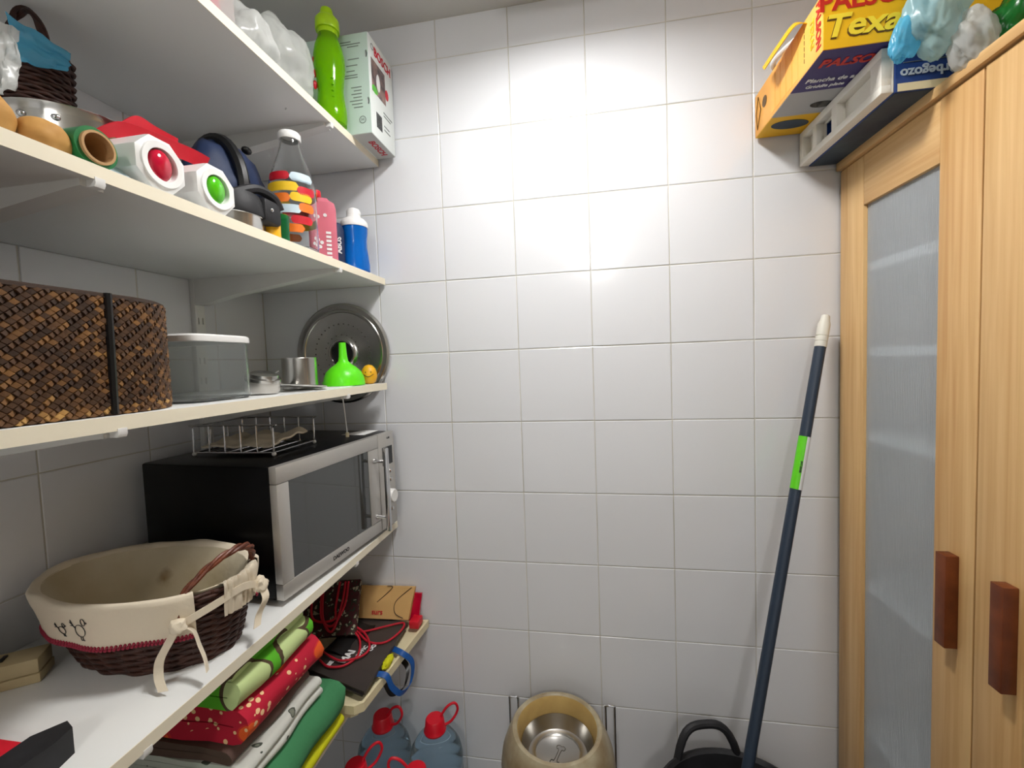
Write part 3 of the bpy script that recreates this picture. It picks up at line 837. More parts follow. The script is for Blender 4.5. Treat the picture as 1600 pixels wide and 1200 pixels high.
dl = thing('perforated_disc', 'round perforated steel disc leaning against the tiled wall', 'lid', (0.262, -0.017, 1.205))
DT = frame((0.262, -0.006, 1.350), (1, 0, 0), (0, 0, 1)) # z towards -y (camera side)
M().lathe([(0.034, 0.012), (0.036, 0.0155), (0.040, 0.015), (0.044, 0.011), (0.052, 0.009), (0.100, 0.008), (0.118, 0.009), (0.120, 0.012), (0.126, 0.012), (0.128, 0.010), (0.134, 0.012), (0.140, 0.013), (0.145, 0.010), (0.146, 0.005), (0.144, 0.001), (0.130, 0.003), (0.036, 0.003), (0.034, 0.006), (0.034, 0.012)], 64, DT).build('disc', 'steel', dl)
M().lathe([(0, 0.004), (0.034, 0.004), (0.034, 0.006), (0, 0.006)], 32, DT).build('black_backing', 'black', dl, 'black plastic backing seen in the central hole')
mm = M()
for n, r in ((34, 0.086), (20, 0.054)):
    for k in range(n):
        a = 2 * PI * k / n
        mm.blob(tuple(DT @ Vector((r * math.cos(a), r * math.sin(a), 0.0088))), (0.0022, 0.0012, 0.0022), 1)
mm.build('perforations', 'darksteel', dl, kind='stuff')

def on(name, label, cat, prof, x, y, z, m, seg=32, T=None):
    return tag(M().lathe(prof, seg, T if T is not None else Matrix.Translation((x, y, z))).build(name, m), label, cat)
on('steel_mug', 'polished steel cup standing in front of the steel disc', 'cup',
   [(0, 0.0003), (0.036, 0.0003), (0.038, 0.003), (0.038, 0.073), (0.039, 0.0745), (0.037, 0.0745), (0.0365, 0.004), (0, 0.003)], 0.292, -0.252, Z3, 'steel')
tin = thing('steel_tin', 'squat steel tin leaning beside the clear container', 'tin', (0.325, -0.412, Z3))
TT = frame((0.322, -0.410, Z3 + 0.0085), (0.97, 0.1, -0.2), (-.1, 1, 0.1))
M().lathe([(0, 0), (0.029, 0), (0.030, 0.002), (0.030, 0.020), (0, 0.020)], 32, TT).build('tin_body', 'brushed', tin)
M().lathe([(0, 0.0203), (0.031, 0.0203), (0.031, 0.026), (0.026, 0.028), (0.026, 0.034), (0.022, 0.036), (0, 0.036)], 32, TT).build('tin_lid', 'steel', tin)
st = thing('strainer', 'flat steel strainer lying before the steel cup', 'strainer', (0.335, -0.30, Z3))
ST = frame((0.336, -0.305, Z3 + 0.009), (0.98, 0.0, -0.06), (0, 1, -0.09))
M().lathe([(0, 0), (0.035, -0.002), (0.048, 0.001), (0.050, 0.004), (0.047, 0.005), (0.035, 0.002), (0, 0.004)], 36, ST).build('dish', 'steel', st)
M().tube([ST @ Vector((-.03, -.03, .004)), ST @ Vector((-.04, -.055, .02)), ST @ Vector((-.04, -.03, .032))], 0.002, 7).build('arm', 'steel', st)
tag(M().box(0.30, 0.375, -0.33, -0.16, Z3 + 0.0001, Z3 + 0.0012).build('paper_sheet', 'white_paper', smooth=False), 'white paper under the lime funnel and strainer', 'paper')
fn_ = thing('funnel', 'lime green plastic funnel standing upside down', 'funnel', (0.335, -0.135, Z3 + .0012))
M().lathe([(0.0505, 0), (0.052, 0.001), (0.0515, 0.010), (0.0495, 0.022), (0.043, 0.036), (0.031, 0.048), (0.019, 0.056), (0.0125, 0.064), (0.0105, 0.076), (0.0085, 0.112), (0.0068, 0.112), (0.0085, 0.076), (0.0105, 0.064), (0.0175, 0.054), (0.029, 0.046), (0.041, 0.034), (0.0475, 0.021), (0.0495, 0.008), (0.0505, 0)], 40, Matrix.Translation((0.335, -0.135, Z3 + .0012))).build('cone', 'lime', fn_)
M().lathe([(0.004, 0), (0.009, 0), (0.009, .003), (0.004, .003), (0.004, 0)], 16, Matrix.Translation((0.335 - .052, -0.135 - .004, Z3 + .008))).build('hang_tab', 'lime', fn_)
eg = thing('egg_timer', 'yellow egg-shaped kitchen timer with a drawn face', 'timer', (0.366, -0.060, Z3))
M().lathe([(0, 0.0005), (0.010, 0.0005), (0.017, 0.006), (0.0215, 0.018), (0.0212, 0.030), (0.0175, 0.042), (0.010, 0.051), (0.0, 0.054)], 28, Matrix.Translation((0.366, -0.060, Z3))).build('egg', 'egg_yellow', eg)
def eggpt(a, z):
    rr = [(0.006, .017), (.018, .0215), (.030, .0212), (.042, .0175), (.051, .010)]
    for (z0, r0), (z1, r1) in zip(rr, rr[1:]):
        if z0 <= z <= z1: r = r0 + (r1 - r0) * (z - z0) / (z1 - z0); break
    return (0.366 + (r + .0004) * math.cos(a), -0.060 + (r + .0004) * math.sin(a), Z3 + z)
A0 = math.radians(-68)
M().tube([eggpt(A0 + t, 0.020 + 0.006 * abs(t) ** 1.3 * 2) for t in [x / 6 for x in range(-4, 5)]], 0.0008, 6).build('smile', 'ink', eg)
for t in (-.35, .35): M().blob(eggpt(A0 + t, 0.033), (0.0014, 0.0014, 0.0018), 2).build('eye', 'ink', eg)

# ------------------------------------------------------------------ shelf two
Z2 = 1.558
def potato(x, y, r, seed, lab, rot):
    T = Matrix.Translation((x, y, Z2 + r[2] * 0.97)) @ Matrix.Rotation(rot, 4, 'Z')
    tag(M().blob((0, 0, 0), r, 4, 0.16, 1.3, seed, T=T).build('potato', 'potato', sharp=80), lab, 'potato', 'potatoes on the shelf')
potato(0.372, -0.776, (0.021, 0.027, 0.0195), 3, 'potato lying beside the green roll', 0.3)
potato(0.366, -0.822, (0.023, 0.020, 0.025), 8, 'rounder potato lying farther from the green roll', 1.0)
PXc, PYc = 0.168, -0.595
pot = thing('steel_pot', 'steel cooking pot with riveted side behind the potatoes', 'pot', (PXc, PYc, Z2))
M().lathe([(0, 0.0005), (0.082, 0.0005), (0.088, 0.006), (0.0885, 0.13), (0.0905, 0.1405), (0.0915, 0.142), (0.0895, 0.142), (0.0865, 0.13), (0.086, 0.007), (0, 0.005)], 56, Matrix.Translation((PXc, PYc, Z2))).build('pot_body', 'steel', pot)
for deg in (-72, -48):
    a = math.radians(deg)
    M().blob((PXc + .0885 * math.cos(a), PYc + .0885 * math.sin(a), Z2 + 0.122), (0.0055, 0.0055, 0.0048), 2).build('rivet', 'chrome', pot)
hb = thing('handled_basket', 'small dark wicker basket with a hooped handle, standing in the steel pot', 'basket', (0.146, -0.628, Z2 + .006))
def hring(a, k, extra=0.0):
    r = 0.034 + 0.009 * k + extra
    return Vector((0.146 + r * math.cos(a), -0.628 + r * math.sin(a), Z2 + 0.012 + 0.232 * k))
wicker(hb, hring, 40, 20, 0.0036, 0.002)
M().lathe([(0, 0), (0.033, 0), (0.040, 0.228), (0, 0.228)], 28, Matrix.Translation((0.146, -0.628, Z2 + .006))).build('basket_core', 'wicker_dark', hb)
for ph in (0, PI):
    pp = []
    for i in range(33):
        a = PI * i / 32
        q = Vector((0.146 + 0.041 * math.cos(a), -0.628 - 0.006, Z2 + 0.212 + 0.090 * math.sin(a)))
        pp.append(q + Vector((0, 0.003 * math.cos(i * .5 + ph), 0.003 * math.sin(i * .5 + ph))))
    M().tube(pp, 0.0038, 7).build('handle', 'wicker_dark', hb)
def bagsheet(name, lab, cat, P00, P10, P11, P01, m, amp, seed, th=0.0012):
    P00, P10, P11, P01 = map(Vector, (P00, P10, P11, P01))
    def fn(u, v):
        p_ = (P00 * (1 - u) + P10 * u) * (1 - v) + (P01 * (1 - u) + P11 * u) * v
        d = Vector((noise.noise((u * 3.3, v * 4, seed)), noise.noise((u * 4, v * 3.3, seed + 5)), noise.noise((u * 3, v * 5, seed + 9))))
        f = 1 - 2 * abs(noise.noise((u * 4 + v * 6, u * 2 - v * 3, seed + 2)))
        return p_ + d * amp + Vector((1, -1, 0)) * amp * .5 * f
    return tag(M().sheet(fn, 26, 20, th).build(name, m, sharp=80), lab, cat)
bagsheet('blue_bag', 'crumpled blue plastic bag tucked over the small dark basket', 'bag', (0.205, -0.692, 1.741), (0.205, -0.624, 1.768), (0.205, -0.618, 1.797), (0.205, -0.690, 1.803), 'film_blue', 0.0045, 1)
bagsheet('clear_bag', 'whitish clear plastic bag hanging beside the blue bag', 'bag', (0.228, -0.738, 1.668), (0.230, -0.704, 1.690), (0.230, -0.694, 1.772), (0.228, -0.730, 1.772), 'film_white', 0.006, 4)
rl = thing('bag_roll', 'green roll on a cardboard core, its open end at the shelf front', 'roll', (0.33, -0.737, Z2))
RTm = frame((0.398, -0.739, Z2 + 0.0235), (0, 1, 0), zd=(-0.92, 0.40, 0))
M().lathe([(0.0185, 0.004), (0.0235, 0.004), (0.0235, 0.145), (0.0185, 0.145), (0.0185, 0.004)], 36, RTm).build('roll', 'green_tube', rl)
M().lathe([(0.016, 0), (0.0188, 0), (0.0188, 0.15), (0.016, 0.15), (0.016, 0)], 36, RTm).build('core', 'cardboard', rl, 'cardboard core')
tag(M().add([(0.385, -0.716, Z2 + .0005), (0.395, -0.70, Z2 + .0005), (0.33, -0.69, Z2 + .05), (0.325, -0.705, Z2 + .058), (0.385, -0.715, Z2 + .0015), (0.395, -0.699, Z2 + .0015), (0.33, -0.689, Z2 + .051), (0.325, -0.704, Z2 + .059)],
     [(0, 1, 2, 3), (4, 5, 6, 7), (0, 1, 5, 4), (1, 2, 6, 5), (2, 3, 7, 6), (3, 0, 4, 7)]).build('blue_card', 'pale_blue', smooth=False), 'pale blue card between the green roll and white canister', 'card')
def canister(c, tilt, glossy, lab, R_):
    T = frame(c, (0, 1, 0), zd=(-0.93, 0.35, tilt))
    t = thing('canister', lab, 'canister', (c[0] - .05, c[1] + .02, Z2), 'white canisters on the shelf')
    mm = M()
    outl = []
    for k in range(8):
        a = PI / 8 + k * PI / 4
        outl.append((R_ * math.cos(a) * 1.06, R_ * math.sin(a) * 1.06))
    rings = [(0.80, 0.0), (0.98, 0.003), (1.0, 0.010), (1.0, 0.105), (0.9, 0.112)]
    vs_ = [(x * s, y * s, z) for s, z in rings for x, y in outl]
    fs = [(r * 8 + k, r * 8 + (k + 1) % 8, (r + 1) * 8 + (k + 1) % 8, (r + 1) * 8 + k) for r in range(4) for k in range(8)]
    fs += [tuple(range(32, 40))]
    mm.add(vs_, fs, T)
    mm.build('body', 'white_plastic', t, sharp=25)
    M().lathe([(0.58, 0.008), (0.60, -0.0005), (0.82, -0.0012), (0.90, 0.004), (0.82, 0.006), (0.58, 0.012), (0, .012), (0, .008), (0.58, .008)], 40, T, R_, R_).build('end_ring', 'white_plastic', t)
    M().blob((0, 0, 0.006), (R_ * 0.46, R_ * 0.60, 0.010), 3, T=T).build('button', glossy, t)
canister((0.400, -0.661, Z2 + 0.0365), 0.0, 'gloss_red', 'white faceted canister with a glossy red button end', 0.036)
canister((0.402, -0.573, Z2 + 0.0365), 0.0, 'gloss_green', 'white faceted canister with a glossy green button end', 0.036)
ribbon([(0.325, -0.700, Z2 + .058), (0.340, -0.672, Z2 + .086), (0.346, -0.635, Z2 + .093), (0.346, -0.595, Z2 + .097), (0.350, -0.562, Z2 + .098), (0.352, -0.538, Z2 + .096)], 0.022, 'red_strap', 'red', None, (0.5, 0, 0.85), 0.002)
tag(bpy.data.objects['red_strap'], 'bright red fabric strap lying over the canister with the red button', 'strap')
ribbon([(0.285, -0.625, Z2 + .112), (0.290, -0.600, Z2 + .138), (0.292, -0.572, Z2 + .136), (0.305, -0.545, Z2 + .128)], 0.022, 'red_strap', 'red', None, (0.2, 0, 0.95), 0.002)
tag(bpy.data.objects['red_strap.001'], 'folded-back end of red fabric strap, behind the longer strap', 'strap')
nb = thing('lunch_bag', 'navy blue padded pouch behind the milk bottle', 'bag', (0.24, -0.36, Z2))
M().blob((0.232, -0.362, Z2 + 0.115), (0.060, 0.095, 0.108), 4, 0.14, 2.6, 6).build('pouch', 'navy', nb, sharp=80)
def band(y, k):
    f = math.sqrt(max(0.05, 1 - ((y + .362) / .095) ** 2))
    pts = [(0.232 + .066 * f * math.cos(2 * PI * i / 36), y, Z2 + .115 + .112 * f * math.sin(2 * PI * i / 36)) for i in range(36)]
    M().tube(pts, .012, 8, True, flat=(.25, 1.0) if False else (1.0, 1.0)).build('band', 'black', nb, 'black elastic band')
band(-.392, 0)
M().blob((0.258, -0.335, Z2 + 0.222), (0.009, 0.012, 0.008), 2).build('toggle', 'black', nb)
M().box(0.20, 0.265, -0.41, -0.32, Z2 + .0003, Z2 + 0.05, 0.01).build('pouch_base', 'navy', nb)
lp = thing('lidded_pan', 'small steel pan with a black handled lid', 'pan', (0.345, -0.475, Z2))
T2 = Matrix.Translation((0.344, -0.482, Z2))
M().lathe([(0, 0.0005), (0.045, 0.0005), (0.048, 0.004), (0.049, 0.026), (0.050, 0.027), (0, 0.027)], 40, T2).build('pan_body', 'steel', lp)
M().lathe([(0, 0.0272), (0.052, 0.0272), (0.053, 0.031), (0.050, 0.054), (0.044, 0.066), (0.020, 0.072), (0, 0.073)], 40, T2).build('lid', 'rubber', lp, 'black lid')
M().box(0.368, 0.398, -0.466, -0.421, Z2 + 0.022, Z2 + 0.066, 0.008).build('side_handle', 'rubber', lp, 'black side handle')
M().tube(bez([(0.372, -0.505, Z2 + 0.060), (0.384, -0.470, Z2 + 0.078), (0.390, -0.435, Z2 + 0.074), (0.392, -0.420, Z2 + 0.055)], 6), 0.0085, 8).build('grip', 'rubber', lp)
M().blob((0.3985, -0.450, Z2 + 0.046), (0.003, 0.004, 0.004), 2).build('screw', 'chrome', lp)
on('green_tumbler', 'little green glass tumbler next to the milk bottle', 'glass', [(0, .0005), (0.013, .0005), (0.014, .003), (0.0155, .056), (0.0142, .056), (0.0128, .006), (0, .005)], 0.372, -0.392, Z2, 'green_glass', 24)
on('spice_jar', 'little yellow jar with a clear top beside the green tumbler', 'jar', [(0, .0005), (0.0125, .0005), (0.0135, .003), (0.0135, .034), (0.010, .040), (0.010, .046), (0, .046)], 0.377, -0.4225, Z2, 'egg_yellow', 24)

# glass milk bottle with painted blocks
mb = thing('milk_bottle', 'glass milk bottle painted with colourful blocks, white cap', 'bottle', (0.352, -0.322, Z2))
MX, MY = 0.352, -0.322
mprof = [(0, 0.0005), (0.040, 0.0005), (0.0455, 0.005), (0.0465, 0.015), (0.0465, 0.135), (0.044, 0.150), (0.036, 0.176), (0.026, 0.204), (0.0205, 0.222), (0.0185, 0.240), (0.0185, 0.244)]
mouter = mprof + [(0.0165, 0.244), (0.0165, 0.240), (0.0185, 0.221), (0.024, 0.203), (0.034, 0.175), (0.042, 0.149), (0.0443, 0.134), (0.0443, 0.016), (0.043, 0.008), (0.038, 0.005), (0, 0.005)]
M().lathe(mouter, 48, Matrix.Translation((MX, MY, Z2))).build('glass_body', 'glass', mb)
M().lathe([(0.0188, 0.236), (0.0215, 0.236), (0.0225, 0.239), (0.0222, 0.249), (0.020, 0.252), (0, 0.253), (0, 0.2445), (0.0188, 0.2445), (0.0188, 0.236)], 36, Matrix.Translation((MX, MY, Z2))).build('cap', 'white_plastic', mb, 'white cap')
def patch(par, cx, cy, z0, r, deg, span, zc, h, m, name='painted_block'):
    def fn(u, v):
        a = math.radians(deg + (u - .5) * span)
        e = abs(u - .5) * 2; L_ = math.radians(span) * r / 2; rr = min(h / 2, L_)
        d = max(0, e * L_ - (L_ - rr)); hh = math.sqrt(max(rr * rr - d * d, 0)) / rr
        hh = max(hh, 0.05)
        return (cx + r * math.cos(a), cy + r * math.sin(a), z0 + zc + (v - .5) * h * hh)
    return M().sheet(fn, 14, 2, 0.0006).build(name, m, par, sharp=80)
blocks = [(-92, 52, .148, .013, 'red', .0448), (-30, 50, .147, .014, 'pale_blue', .0450), (-88, 78, .126, .014, 'yellow', .0471), (-20, 40, .120, .013, 'red', .0471), (-95, 56, .103, .014, 'orange', .0471), (-34, 46, .106, .014, 'yellow', .0471),
          (-85, 80, .081, .013, 'pale_blue', .0471), (-22, 34, .086, .014, 'orange', .0471), (-98, 50, .060, .014, 'yellow', .0471), (-35, 44, .060, .013, 'red', .0471), (-78, 76, .042, .013, 'orange', .0471),
          (60, 60, .126, .014, 'orange', .0471), (120, 60, .100, .014, 'red', .0471), (80, 60, .070, .014, 'yellow', .0471), (170, 60, .12, .014, 'yellow', .0471), (180, 60, .07, .014, 'pale_blue', .0471), (140, 50, .045, .013, 'orange', .0471)]
for dg, span, zc, h, m_, r_ in blocks: patch(mb, MX, MY, Z2, r_, dg, span * 1.25, zc, h * 1.3, m_)
pb = thing('pink_bottle', 'flat pink translucent bottle with white print and red cap', 'bottle', (0.352, -0.217, Z2))
T3 = frame((0.352, -0.217, Z2), (0.80, 0.60, 0), (-.60, 0.80, 0))
M().lathe([(0, .0005), (.92, .0005), (1, .006), (1, .128), (.90, .142), (.5, .150), (.42, .154), (0, .154)], 48, T3, 0.030, 0.019, 4).build('pouch', 'pink_clear', pb)
M().lathe([(0, .154), (.0105, .154), (.0115, .158), (.0105, .170), (0, .171)], 20, T3 @ Matrix.Translation((-.012, 0, 0))).build('cap', 'cap_red', pb, 'red cap')
for x, z in ((-.014, .052), (-.010, .036), (-.018, .040), (-.006, .046), (-.012, .105), (.004, .110)):
    M().lathe([(0, 0), (.0042, 0), (.0042, .0006), (0, .0006)], 14, T3 @ frame((x, -.0196, z), (1, 0, 0), (0, 0, 1))).build('petal_print', 'ink_white', pb)
for k in range(7):
    M().box(.004, .015, -.0202, -.0195, .010 + k * .0095, .0155 + k * .0095, 0, T3 @ Matrix.Rotation(0, 4, 'Z')).build('script_print', 'ink_white', pb)
ab = thing('navy_bottle', 'narrow dark navy bottle wedged between pink and blue bottles', 'bottle', (0.347, -0.152, Z2))
ABC = Vector((.347, -.152, Z2))
M().lathe([(0, .0005), (.016, .0005), (.0175, .004), (.0175, .100), (.013, .112), (.009, .116), (0, .116)], 32, Matrix.Translation(ABC)).build('body', 'navy', ab)
va = Vector((.63, -.78, 0)).normalized(); ra = Vector((.78, .63, 0)).normalized()
text('lettering', 'ABUS', 0.017, frame(ABC + Vector((0, 0, .058)) + va * .0178 + ra * .002, (0, 0, 1), -ra), 'ink_white', ab, 0.0006)
bb = thing('sports_bottle', 'blue drinking bottle with white domed cap', 'bottle', (0.366, -0.098, Z2))
T4 = Matrix.Translation((0.366, -0.098, Z2))
M().lathe([(0, .0005), (.032, .0005), (.0355, .005), (.0355, .020), (.0335, .042), (.0305, .066), (.0305, .085), (.033, .104), (.0335, .118), (0, .118)], 40, T4).build('body', 'blue_bottle', bb)
M().lathe([(0, .1182), (.0348, .1182), (.0352, .122), (.0340, .132), (.027, .140), (.019, .143), (.0175, .150), (.0185, .158), (.015, .166), (.006, .170), (0, .1705)], 40, T4).build('cap', 'white_plastic', bb, 'white cap with spout')
M().box(0.347, 0.385, -0.103, -0.093, Z2 + .150, Z2 + .162, .003).build('spout', 'white_plastic', bb)

# ------------------------------------------------------------------ top shelf
Z1_ = 1.888
bx = thing('mixer_box', 'white appliance carton with red lettering standing against the tiled wall', 'box', (0.36, -0.079, Z1_))
BX0, BX1, BY0, BY1, BZ = 0.262, 0.455, -0.146, -0.012, 0.242
bcart = M().box(BX0, BX1, BY0, BY1, Z1_ + .0002, Z1_ + BZ, 0.0012).build('carton', 'bosch_box', bx)
bside = M().box(BX0 + .001, BX1 - .001, BY0 - .0004, BY0 + .001, Z1_ + .001, Z1_ + BZ - .001).build('side_print', 'bosch_side', bx, smooth=False)
M().box(0.404, BX1 - .001, BY0 + .001, BY1 - .001, Z1_ - .0004, Z1_ + .0006).build('base_print', 'bosch_base', bx, smooth=False)
rx = frame((BX1 + .0004, 0, 0), (0, 1, 0), (0, 0, 1))
def rface(y, z): return frame((BX1 + .0006, y, z), (0, 1, 0), (0, 0, 1))
text('brand_lettering', 'BOSCH', 0.030, rface(-.070, Z1_ + .214), 'ink_red', bx, 0.0006, sx=.95)
M().lathe([(.006, 0), (.0075, 0), (.0075, .0005), (.006, .0005), (.006, 0)], 24, rface(-.126, Z1_ + .218)).build('logo_ring', 'ink_grey', bx)
M().box(BX1, BX1 + .0005, -.134, -.060, Z1_ + .110, Z1_ + .190).build('product_photo', 'photo_dark', bx, smooth=False)
M().blob((BX1 + .0006, -.120, Z1_ + .118), (.0004, .016, .010), 2).build('photo_green', 'gloss_green', bx)
M().blob((BX1 + .0006, -.052, Z1_ + .142), (.0004, .010, .014), 2).build('photo_red', 'red', bx)
M().blob((BX1 + .0006, -.100, Z1_ + .145), (.0004, .011, .022), 2).build('photo_mixer', 'white_plastic', bx)
for k in range(12):
    M().box(BX1, BX1 + .0006, -.118 + k * .0026, -.118 + k * .0026 + (.0009 if k % 3 else .0016), Z1_ + .028, Z1_ + .066).build('barcode_bar', 'ink', bx, smooth=False)
for k, (z, w) in enumerate(((.084, .05), (.076, .04), (.050, .03), (.040, .034))):
    M().box(BX1, BX1 + .0005, -.076, -.076 + w, Z1_ + z, Z1_ + z + .003).build('text_line', 'ink_grey', bx, smooth=False)
for k, (x, z, w) in enumerate(((.35, .222, .06), (.35, .216, .085), (.40, .210, .03), (.40, .180, .03), (.395, .165, .03), (.395, .152, .022), (.39, .142, .034), (.39, .136, .034), (.405, .112, .028), (.412, .104, .02), (.405, .096, .028), (.41, .088, .022), (.40, .080, .034), (.405, .072, .028), (.41, .064, .024))):
    M().box(x, x + w, BY0 - .0008, BY0, Z1_ + z, Z1_ + z + .0022).build('text_line', 'ink_grey', bx, smooth=False)
LG = frame((.432, BY0 - .0006, Z1_ + .034), (1, 0, 0), (0, 0, 1))
M().lathe([(.0075, 0), (.009, 0), (.009, .0005), (.0075, .0005), (.0075, 0)], 28, LG).build('logo_ring', 'ink_grey', bx)
text('logo_letter', 'H', 0.011, LG, 'ink_grey', bx)
def slot_cutter():
    mm = M()
    for z in (.078, .190): mm.lathe([(0, -.0005), (.0035, -.0005), (.0035, .03), (0, .03)], 16, frame((BX1 - .006, BY0 + .028, Z1_ + z), (1, 0, 0), (0, 0, 1)), 1, 2.6)
    return mm
cut(bcart, slot_cutter()); cut(bside, slot_cutter())
text('base_lettering', 'BOSCH', 0.024, frame((.431, -.070, Z1_ - .0006), (0, 1, 0), (1, 0, 0)), 'ink_red', bx, 0.0006)
gb = thing('green_bottle', 'lime green translucent water bottle with a flip cap', 'bottle', (0.374, -0.187, Z1_))
T5 = Matrix.Translation((0.374, -0.187, Z1_))
M().lathe([(0, .0005), (.028, .0005), (.0325, .005), (.0345, .020), (.034, .040), (.0305, .066), (.029, .085), (.0315, .112), (.0355, .140), (.0355, .160), (.031, .185), (.0245, .202), (.0225, .212), (0, .212)], 44, T5).build('body', 'lime_clear', gb)
M().lathe([(0, .212), (.0225, .212), (.0225, .222), (.0265, .2225), (.0275, .226), (.027, .246), (.022, .253), (0, .255)], 40, T5).build('cap', 'lime_cap', gb, 'yellow-green cap')
M().lathe([(0, .2555), (.0145, .2545), (.0155, .262), (.013, .273), (.006, .277), (0, .2775)], 28, T5).build('spout', 'lime_cap', gb)
for z in (.045, .058, .072, .086, .100):
    M().blob((0.374 + .0305 * math.cos(-.9), -0.187 + .0305 * math.sin(-.9), Z1_ + z), (.0035, .0035, .0028), 2).build('grip_bump', 'lime_clear', gb)
for z, s in ((.150, .007), (.118, .009), (.092, .010)):
    a = math.radians(-140)
    M().blob((0.374 + .034 * math.cos(a), -0.187 + .034 * math.sin(a), Z1_ + z), (s * .5, s * .6, s), 2, .3, 2, 2).build('red_print', 'red', gb)
wbg = thing('white_bag', 'crumpled white translucent plastic bag beside the green bottle', 'bag', (0.33, -0.33, Z1_))
M().blob((0.325, -0.318, Z1_ + 0.072), (0.066, 0.082, 0.078), 5, 0.30, 1.7, 11, True).build('bag', 'film_white', wbg, sharp=80)
M().blob((0.33, -0.42, Z1_ + 0.050), (0.055, 0.060, 0.055), 5, 0.30, 1.9, 14, True).build('bag_neck', 'film_white', wbg, sharp=80)
pkb = thing('pink_pack', 'pink package wrapped in clear plastic at the shelf front', 'package', (0.345, -0.53, Z1_))
M().blob((0.335, -0.535, Z1_ + 0.040), (0.045, 0.042, 0.040), 4, 0.2, 1.5, 2).build('pink_bundle', 'red_soft' if 'red_soft' in MATS else 'pink_clear', pkb, sharp=80)
M().box(0.29, 0.385, -0.585, -0.485, Z1_ + .0003, Z1_ + .082, 0.014).build('clear_wrap', 'film_clear', pkb)

# ------------------------------------------------------------------ low shelf: tray, paper bags, folded cloths
Z5 = 0.500
tr = thing('plastic_tray', 'cream plastic tray jutting out under the paper bags', 'tray', (0.35, -0.17, Z5))
trap = [(0.10, -0.338), (0.435, -0.338), (0.452, -0.325), (0.486, -0.010), (0.10, -0.010)]
def scale_poly(poly, k):
    cx = sum(p_[0] for p_ in poly) / len(poly); cy = sum(p_[1] for p_ in poly) / len(poly)
    return [(cx + (x - cx) * k, cy + (y - cy) * k) for x, y in poly]
mm = M(); n = len(trap)
rings = [(scale_poly(trap, .74), Z5 + .0005), (scale_poly(trap, .76), Z5 + .034), (scale_poly(trap, .975), Z5 + .036), (trap, Z5 + .040), (trap, Z5 + .060), (scale_poly(trap, .955), Z5 + .060), (scale_poly(trap, .94), Z5 + .050)]
vs_ = [(x, y, z) for poly, z in rings for x, y in poly]
fs = [(r * n + k, r * n + (k + 1) % n, (r + 1) * n + (k + 1) % n, (r + 1) * n + k) for r in range(len(rings) - 1) for k in range(n)]
fs += [tuple(range(n))[::-1], tuple(range((len(rings) - 1) * n, len(rings) * n))]
mm.add(vs_, fs); mm.build('tray', 'cream_plastic', tr)
ZT = Z5 + 0.0605
bgB = thing('black_bag', 'flat dark paper carrier bag with white lettering lying on the cream tray', 'bag', (0.36, -0.17, ZT))
c0, c1, c2, c3 = Vector((.262, -.258)), Vector((.447, -.312)), Vector((.440, -.055)), Vector((.285, -.020))
def bagbody(z):
    return [(q.x, q.y, z) for q in (c0, c1, c2, c3)]
mm = M()
def bfn(top):
    def fn(u, v):
        q = (c0 * (1 - u) + c1 * u) * (1 - v) + (c3 * (1 - u) + c2 * u) * v
        return (q.x, q.y, ZT + (0.014 + 0.004 * noise.noise((u * 3, v * 3, 1)) if top else 0.001))
    return fn
mm.sheet(lambda u, v: (lambda q: (q.x, q.y, ZT + 0.0105 + 0.0025 * noise.noise((u * 3, v * 3, 1))))((c0 * (1 - u) + c1 * u) * (1 - v) + (c3 * (1 - u) + c2 * u) * v), 16, 16, 0.009)
mm.build('bag_body', 'bag_black', bgB, sharp=60)
mm = M()
mm.sheet(lambda u, v: (lambda q: (q.x, q.y, ZT + 0.0062))((c0 * (1 - u) + c1 * u) * (1 - v) + (c3 * (1 - u) + c2 * u) * v - Vector((0.004, 0.003))), 2, 2, 0.005)
mm.build('bag_back', 'bag_ink', bgB)
fold = M().sheet(lambda u, v: (0.275 + .070 * u + .01 * v, -0.20 + .13 * v - .01 * u, ZT + 0.0185 + 0.004 * math.sin(u * 5 + v)), 8, 8, 0.002).build('bag_fold', 'bag_ink', bgB, 'black inner fold', sharp=80)
tdir = (c3 - c0).normalized()          # lettering runs along the bag towards the tiled wall
xr_ = Vector((tdir.x, tdir.y, 0)); yu = Vector((-tdir.y, tdir.x, 0))
def blt(s, t): q = c0 + tdir * s + Vector((tdir.y, -tdir.x)) * t; return frame((q.x, q.y, ZT + 0.0168), xr_, yu)
text('lettering', 'BE', 0.016, blt(.024, .052), 'ink_white', bgB, 0.0006)
text('lettering', 'MAI', 0.028, blt(.056, .078), 'ink_white', bgB, 0.0012)
text('lettering', 'OFFIC', 0.016, blt(.082, .103), 'ink_white', bgB, 0.0004)
text('lettering', 'OO', 0.016, blt(.100, .122), 'ink_white', bgB, 0.0008)
def slab(name, lab, cat, P0, P1, P3, th, m, group=None, amp=0.002, seed=1):
    P0, P1, P3 = map(Vector, (P0, P1, P3)); e1, e2 = P1 - P0, P3 - P0; nn = e1.cross(e2).normalized()
    t = thing(name, lab, cat, tuple(P0), group)
    def fn(u, v): return P0 + e1 * u + e2 * v + nn * (amp * noise.noise((u * 3, v * 3, seed)))
    M().sheet(fn, 10, 10, th).build('bag_body', m, t, sharp=60)
    return t, P0, e1, e2, nn
cm, P0, e1, e2, nn = slab('camo_bag', 'camouflage-patterned gift bag with red rope handles', 'bag', (0.185, -0.172, ZT + .026), (0.328, -0.140, ZT + .026), (0.153, -0.072, ZT + .125), 0.02, 'camo')
